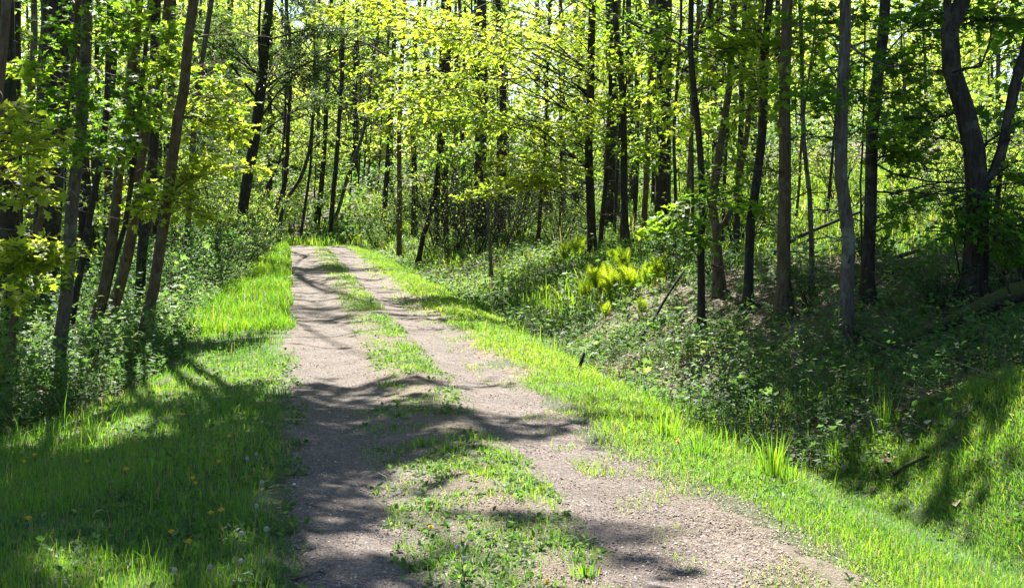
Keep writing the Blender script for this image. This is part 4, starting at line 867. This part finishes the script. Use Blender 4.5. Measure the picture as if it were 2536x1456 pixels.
# ------------------------------------------------------------------ ferns
def fern(px, py, h, nf, label):
    b = hit(px, py); r = thing('fern', label, 'fern', b, 'bright ferns on the right bank')
    for f in range(nf):
        m = MB(); a = f / nf * 6.28 + rng.uniform(-.4, .4); hh = 1.02 * h * rng.uniform(.75, 1.1); sp = hh * rng.uniform(.15, .5)
        t = np.linspace(0, 1, 16)
        C = np.column_stack([np.cos(a) * sp * t ** 1.6, np.sin(a) * sp * t ** 1.6, hh * (t - .18 * t ** 4)])
        tube(m, C, np.linspace(.004, .0015, 16), 3, .2)
        T = nrm(np.gradient(C, axis=0)); sd = nrm(np.cross(T, [math.cos(a), math.sin(a), .3]))
        tn = rng.uniform(.2, .8)
        for s in (1, -1):
            q = np.linspace(.25, .99, 19); P = np.column_stack([np.interp(q, t, C[:, k]) for k in range(3)]); TT = np.column_stack([np.interp(q, t, T[:, k]) for k in range(3)]); SS = np.column_stack([np.interp(q, t, sd[:, k]) for k in range(3)])
            L = hh * .27 * np.sin(np.clip((1.03 - q) * 1.9, 0, PI / 2)) * np.clip(.35 + q * 1.5, 0, 1)
            stamp(m, *PINNA, P, SS * s + TT * .35, np.cross(SS, TT) * s + rng.normal(0, .15, (19, 3)), L, np.clip(tn + rng.normal(0, .1, 19), 0, 1))
        m.build('frond', M_FERN, r)
for px, py, h, nf, lab in [(1450, 748, .52, 7, 'low bright fern, leftmost of the sunlit front row'), (1480, 735, .70, 8, 'tall yellow green fern with upright fronds, second in the sunlit front row'), (1515, 738, .72, 8, 'tall yellow green fern directly below the dark long boughed trunk'), (1560, 725, .62, 7, 'middle fern of the front row with curled tips'), (1605, 712, .55, 7, 'broad bright fern left of the leaning dead pole'), (1635, 700, .62, 7, 'bright fern touching the top of the leaning dead pole'),
                           (1400, 645, .62, 8, 'sunlit fern clump left of the dark long boughed trunk'), (1432, 640, .66, 8, 'sunlit fern right against the left side of the dark long boughed trunk'), (1520, 665, .62, 7, 'shaded green fern between the two dark trunks'), (1545, 672, .6, 7, 'shaded green fern at the foot of the trunk behind the front row'), (1590, 775, .35, 6, 'small low fern below the broad bright one'), (1500, 778, .35, 6, 'small low fern in front of the tallest ones')]:
    fern(px, py + 14, h, nf, lab)

# ------------------------------------------------------------------ dead wood
def log(name, label, cat, pts, w0, w1, bark, dz=0.0, k=10, rough=.06, br=()):
    P = np.array([p for p in pts], float); base = P[0].copy(); base[2] = float(H(base[0], base[1]))
    r = thing(name, label, cat, base); m = MB(); C = catmull(P, .15)
    tube(m, C, np.linspace(w0, w1, len(C)), k, .5, rough)
    for s, e, rr in br: tube(m, bow(s, e, .1, .15, 7), np.linspace(rr, rr * .4, 7), 5, .5)
    m.build('trunk' if w0 > .1 else 'stem', BARK[bark], r, base, True)
    return r
def gp(px, py, lift=0.0): p = hit(px, py); p[2] += lift; return p
a = at(2345, 800, 11.6); b = at(2440, 757, 11.6); c = at(2560, 712, 11.5); d = at(2760, 690, 11.2)
log('fallen_log', 'thick mossy fallen trunk lying at the right edge below the big crooked tree', 'log', [a + [-.35, 0, -.16], a, b, c, d, d + [.9, -.1, -.25], d + [1.6, -.1, -.75]], .035, .24, 'moss', k=14, br=[(at(2400, 780, 11.4), at(2500, 815, 10.9), .010), (at(2470, 745, 11.3), at(2535, 805, 10.9), .009), (at(2500, 725, 11.3), at(2450, 640, 11.2), .010)])
# small grey stone below the log
for px, py, s, lab in [(2405, 885, .10, 'dark angular stone below the tip of the mossy log')]:
    b = gp(px, py); r = MB(); n = 60; t = rng.normal(0, 1, (n, 3)); t = nrm(t) * s * [1.2, .8, .6]
    import bmesh
    bm = bmesh.new(); [bm.verts.new(v) for v in t]; bmesh.ops.convex_hull(bm, input=bm.verts)
    bmesh.ops.delete(bm, geom=[v for v in bm.verts if not v.link_faces], context='VERTS')
    me = bpy.data.meshes.new('rock'); bm.to_mesh(me); bm.free(); me.materials.append(M_ROCK)
    ob = bpy.data.objects.new('rock', me); COL.objects.link(ob); ob.location = (b[0], b[1], b[2] - .02); tag(ob, lab, 'rock')
p0 = hit(1565, 866); p1 = at(1612, 800, p0[1] + .15); p2 = at(1655, 728, p0[1] + .4); p3 = at(1695, 668, p0[1] + .7)
log('dead_pole', 'dead bare pole leaning up to the right in front of the ferns', 'pole', [p0, p1, p2, p3], .022, .017, 'dark', k=7)
p0 = hit(1434, 912)
log('dead_stump', 'short broken stick standing at the foot of the right bank', 'stick', [p0, p0 + [.03, 0, .08], p0 + [.055, 0, .17]], .022, .016, 'dark', k=7)
p0 = hit(1880, 660); Yq = p0[1]
log('fallen_pole', 'long thin dead trunk propped across the meadow gap', 'pole', [p0, at(1960, 597, Yq + .3), at(2060, 552, Yq + .6), at(2130, 525, Yq + .9)], .035, .022, 'dark', k=7)
log('dead_branch', 'grey fallen branch on the brown litter below the sunny meadow', 'branch', [gp(2190, 662, .05), gp(2230, 655, .10), gp(2275, 650, .14), gp(2300, 655, .05)], .03, .02, 'grey', k=7)
log('dead_branch', 'dark fallen branch on the litter in front of the grey one', 'branch', [gp(2175, 692, .03), gp(2220, 684, .06), gp(2280, 676, .05)], .03, .015, 'dark', k=7)
log('dead_twig', 'bare bent twig standing left of the big crooked trunk', 'twig', [hit(2385, 742), at(2372, 650, 13.1), at(2362, 595, 13.1), at(2350, 572, 13.1)], .012, .006, 'dark', k=6)
q0, q1, q2, q3 = gp(722, 1450, .02), gp(760, 1442, .03), gp(790, 1432, .025), gp(808, 1434, .015)
log('fallen_twig', 'bare grey forked twig lying on the track at the bottom edge', 'twig', [q0, q1, q2, q3], .006, .003, 'grey', k=6, br=[(q1, gp(745, 1452, .03), .003), (q2, gp(802, 1424, .02), .003)])
log('fallen_branch', 'mossy brown stick lying across the grassy mound', 'branch', [gp(2208, 1190, .03), gp(2250, 1172, .035), gp(2300, 1150, .03)], .016, .01, 'moss', k=7)

# ------------------------------------------------------------------ dandelions
def dandelion(px, py, fluffy, label, h=None, group=None, lean=None):
    # (px,py) marks the flower head
    if h is None: h = rng.uniform(.05, .11) if not fluffy else rng.uniform(.07, .16)
    p = hit(px, py); Y = p[1]
    Ys = np.arange(max(4.6, Y - 2.5), Y + .1, .01)
    e = [abs(at(px, py, q)[2] - float(RZ(at(px, py, q)[0], q)) - h) for q in Ys]; Y = float(Ys[int(np.argmin(e))])
    hd = at(px, py, Y); ln = rng.normal(0, .03, 2) if lean is None else lean
    b = np.array([hd[0] + ln[0], hd[1] + ln[1], 0]); b[2] = float(RZ(b[0], b[1]))
    r = thing('dandelion', label, 'flower', b, group)
    m = MB(); C = bow(b, hd, .0, .12, 7); C[:, :2] += (np.linspace(0, 1, 7) * np.linspace(1, 0, 7))[:, None] * ln[None] * .6
    tube(m, C, np.linspace(.003, .0022, 7), 5); m.build('stem', M_STEM, r, b, True)
    m = MB(); n = 70
    if fluffy:
        d = nrm(rng.normal(0, 1, (160, 3))); A_ = np.repeat(hd[None], 160, 0)
        segs(m, A_ + d * .004, A_ + d * .0095, .0004, .0004)
        dd = np.repeat(d, 4, 0); stamp(m, *NARROW, hd + dd * .009, nrm(dd * .5 + rng.normal(0, .6, dd.shape)), dd, .0045, .5)
        tube(m, np.array([hd - [0, 0, .006], hd, hd + [0, 0, .006]]), [.002, .005, .002], 6)
    else:
        for ring, (tilt_, L) in enumerate([(.25, .021), (.6, .017), (1.1, .012)]):
            a = rng.uniform(0, 6.28, 26); d = np.column_stack([np.cos(a), np.sin(a), np.full(26, tilt_)])
            stamp(m, *NARROW, np.repeat(hd[None], 26, 0) + [0, 0, .002 * ring], d, np.array([0, 0, 1.]) + rng.normal(0, .1, (26, 3)), L, .5)
        tube(m, np.array([hd - [0, 0, .008], hd - [0, 0, .003], hd + [0, 0, .003]]), [.003, .007, .006], 8)
    m.build('flower_head', M_FLUFF if fluffy else M_YEL, r, b)
for px, py, lab in [(85, 1126, 'yellow dandelion high on the shaded lawn near the left edge'), (60, 1142, 'yellow dandelion just below left of the highest one at the left edge'), (335, 1088, 'yellow dandelion highest on the shaded lawn below the leaning tan pair'), (215, 1142, 'yellow dandelion on the shaded lawn below the mottled grey trunk'), (312, 1162, 'yellow dandelion on the dark lawn, midway between left edge and track'), (477, 1184, 'upper yellow dandelion of a close pair in the middle of the lawn'), (485, 1196, 'lower yellow dandelion of a close pair in the middle of the lawn'), (522, 1270, 'larger yellow dandelion, left of two on the lawn beside the track'), (547, 1263, 'yellow dandelion right of the larger one on the lawn beside the track'), (70, 1283, 'yellow dandelion low on the lawn near the left edge'), (425, 1317, 'small yellow dandelion above the bottom of the dark lawn'), (468, 1341, 'wide open yellow dandelion lowest on the dark lawn'), (455, 1026, 'yellow dandelion in the sunlit verge below the brown leaning trunk'), (567, 1080, 'yellow dandelion near the verge beside the track, upper right of the lawn'), (543, 1142, 'yellow dandelion at the lawn edge halfway along the shaded track'),
                    (1167, 1059, 'yellow dandelion in the curved grass strip of the track'), (1067, 1305, 'yellow dandelion in the weeds of the near track centre'), (1355, 1443, 'yellow dandelion at the bottom edge in the track centre'), (1679, 1094, 'yellow dandelion standing in the tall grass of the ditch side')]:
    dandelion(px, py, False, lab, group='yellow dandelions')
dandelion(660, 1309, True, 'white dandelion clock on a tall curved stalk at the track edge', .235, 'dandelion seed heads', np.array([-.035, -.02]))
dandelion(598, 1320, True, 'thin faded seed stalk left of the tallest dandelion clock', .20, 'dandelion seed heads', np.array([-.03, -.02]))
for px, py, lab in [(650, 1389, 'white dandelion clock low at the foot of the tallest one'), (597, 1388, 'white dandelion clock in the sunlit grass patch at the bottom'), (432, 1411, 'white dandelion clock at the bottom of the dark lawn'), (520, 1403, 'white dandelion clock at the left end of the bottom sunlit patch'), (635, 1252, 'white dandelion clock beside the shaded track edge'), (612, 1135, 'lower of two white dandelion clocks at the upper lawn edge'), (635, 1124, 'upper of two white dandelion clocks at the upper lawn edge'), (1037, 1220, 'white dandelion clock left in the weedy track centre'), (1135, 1353, 'upper of two white dandelion clocks in the near track centre'), (1151, 1382, 'lower of two white dandelion clocks in the near track centre'), (648, 1193, 'white dandelion clock at the track edge, midway up the lawn')]:
    dandelion(px, py, True, lab, group='dandelion seed heads')

# ------------------------------------------------------------------ tall grass tufts
def tuft(px, py, h, n, label, spread=.09, tint=.45):
    b = hit(px, py); m = MB(); a = rng.uniform(0, 6.28, n); q = np.minimum(np.abs(rng.normal(0, spread, n)), spread * 1.3)
    x = b[0] + np.cos(a) * q; y = b[1] + np.sin(a) * q
    tube(m, np.array([b - [0, 0, .03], b, b + [0, 0, .02]]), [spread * .5, spread * .8, spread * .3], 8, .1)
    blades(m, x, y, h * rng.uniform(.5, 1.1, n), np.full(n, .008), np.clip(rng.normal(tint, .15, n), 0, .9), .35, H(x, y) - .01, a)
    o = bpy.data.objects
    ob = m.build('grass_tuft', M_GRASS, None, b); ob.location = tuple(b); tag(ob, label, 'grass tuft', 'tall grass tufts')
tuft(1915, 1188, .36, 75, 'tallest bright tuft of sword like grass at the bottom of the ditch', .07, .6)
tuft(1955, 1195, .2, 40, 'shorter tuft right of the tall sword like one in the ditch', .06, .6)
tuft(1730, 1130, .25, 60, 'dark upright tuft beside the ditch, left of the tall sword like one', .1, .3)
tuft(1640, 1080, .25, 60, 'leaning grass tuft where the verge meets the ditch growth', .1, .55)
tuft(2190, 1075, .42, 26, 'two thin tall seed stalks and blades above the mound edge', .08, .6)
tuft(2070, 1130, .2, 60, 'low broad tuft at the upper left of the grassy mound', .12, .5)
tuft(1050, 1110, .11, 60, 'bright little tuft in the middle of the track, left of its neighbour', .07, .6)
tuft(1105, 1125, .10, 70, 'darker leafy tuft in the middle of the track', .09, .4)
tuft(955, 962, .12, 40, 'dark spiky tuft on the track where the grass strip begins', .07, .35)
tuft(1195, 1185, .10, 40, 'small spiky tuft at the right side of the grass strip', .06, .55)
tuft(1450, 1440, .13, 50, 'upright grass tuft at the bottom edge of the track centre', .05, .5)
tuft(690, 985, .12, 60, 'spilling tuft over the left edge of the track', .10, .5)
# a lone leaf-shaped orange scrap among the right trunks
b = at(1815, 394, 18.0); m = MB(); stamp(m, *OVAL, np.array([[0, 0, 0.]]), np.array([[.1, 0, -1.]]), np.array([[0, -1., .1]]), .10, .5)
tube(m, np.array([[0, 0, 0], [0.01, .01, .05], [0.03, .03, .09]]), .0025, 4)
ob = m.build('orange_scrap', M_ORANGE); ob.location = tuple(b); tag(ob, 'small orange scrap hanging among the right hand trunks', 'leaf')

# ------------------------------------------------------------------ light, sky, camera
w = bpy.data.worlds.new('World'); sc.world = w; w.use_nodes = True; nt = w.node_tree
bg = nt.nodes['Background']; sk = nt.nodes.new('ShaderNodeTexSky'); sk.sky_type = 'NISHITA'; sk.sun_disc = False
sk.sun_elevation = SUN_EL; sk.sun_rotation = -SUN_AZ; sk.dust_density = .6; sk.ozone_density = 2
nt.links.new(sk.outputs[0], bg.inputs[0]); bg.inputs[1].default_value = .05
ld = bpy.data.lights.new('sun', 'SUN'); ld.energy = 5.0; ld.angle = math.radians(.5); ld.color = (1, .95, .86)
lo = bpy.data.objects.new('sun', ld); COL.objects.link(lo)
tos = Vector((-math.sin(SUN_AZ) * math.cos(SUN_EL), math.cos(SUN_AZ) * math.cos(SUN_EL), math.sin(SUN_EL)))
lo.rotation_euler = tos.to_track_quat('Z', 'Y').to_euler()
cd = bpy.data.cameras.new('camera'); cd.sensor_width = 36; cd.lens = 36 * F / 2536; cd.shift_y = -(728 - HY) / 2536; cd.clip_end = 2000; cd.clip_start = .1
co = bpy.data.objects.new('camera', cd); COL.objects.link(co); co.location = (0, 0, EYE); co.rotation_euler = (PI / 2, 0, 0); sc.camera = co
sc.view_settings.view_transform = 'Standard'; sc.view_settings.look = 'None'; sc.view_settings.exposure = 2.2; sc.view_settings.gamma = 1
cy = sc.cycles; cy.max_bounces = 8; cy.diffuse_bounces = 3; cy.glossy_bounces = 2; cy.transmission_bounces = 4; cy.sample_clamp_indirect = 6; cy.use_denoising = True
try: cy.denoiser = 'OPENIMAGEDENOISE'
except Exception: pass
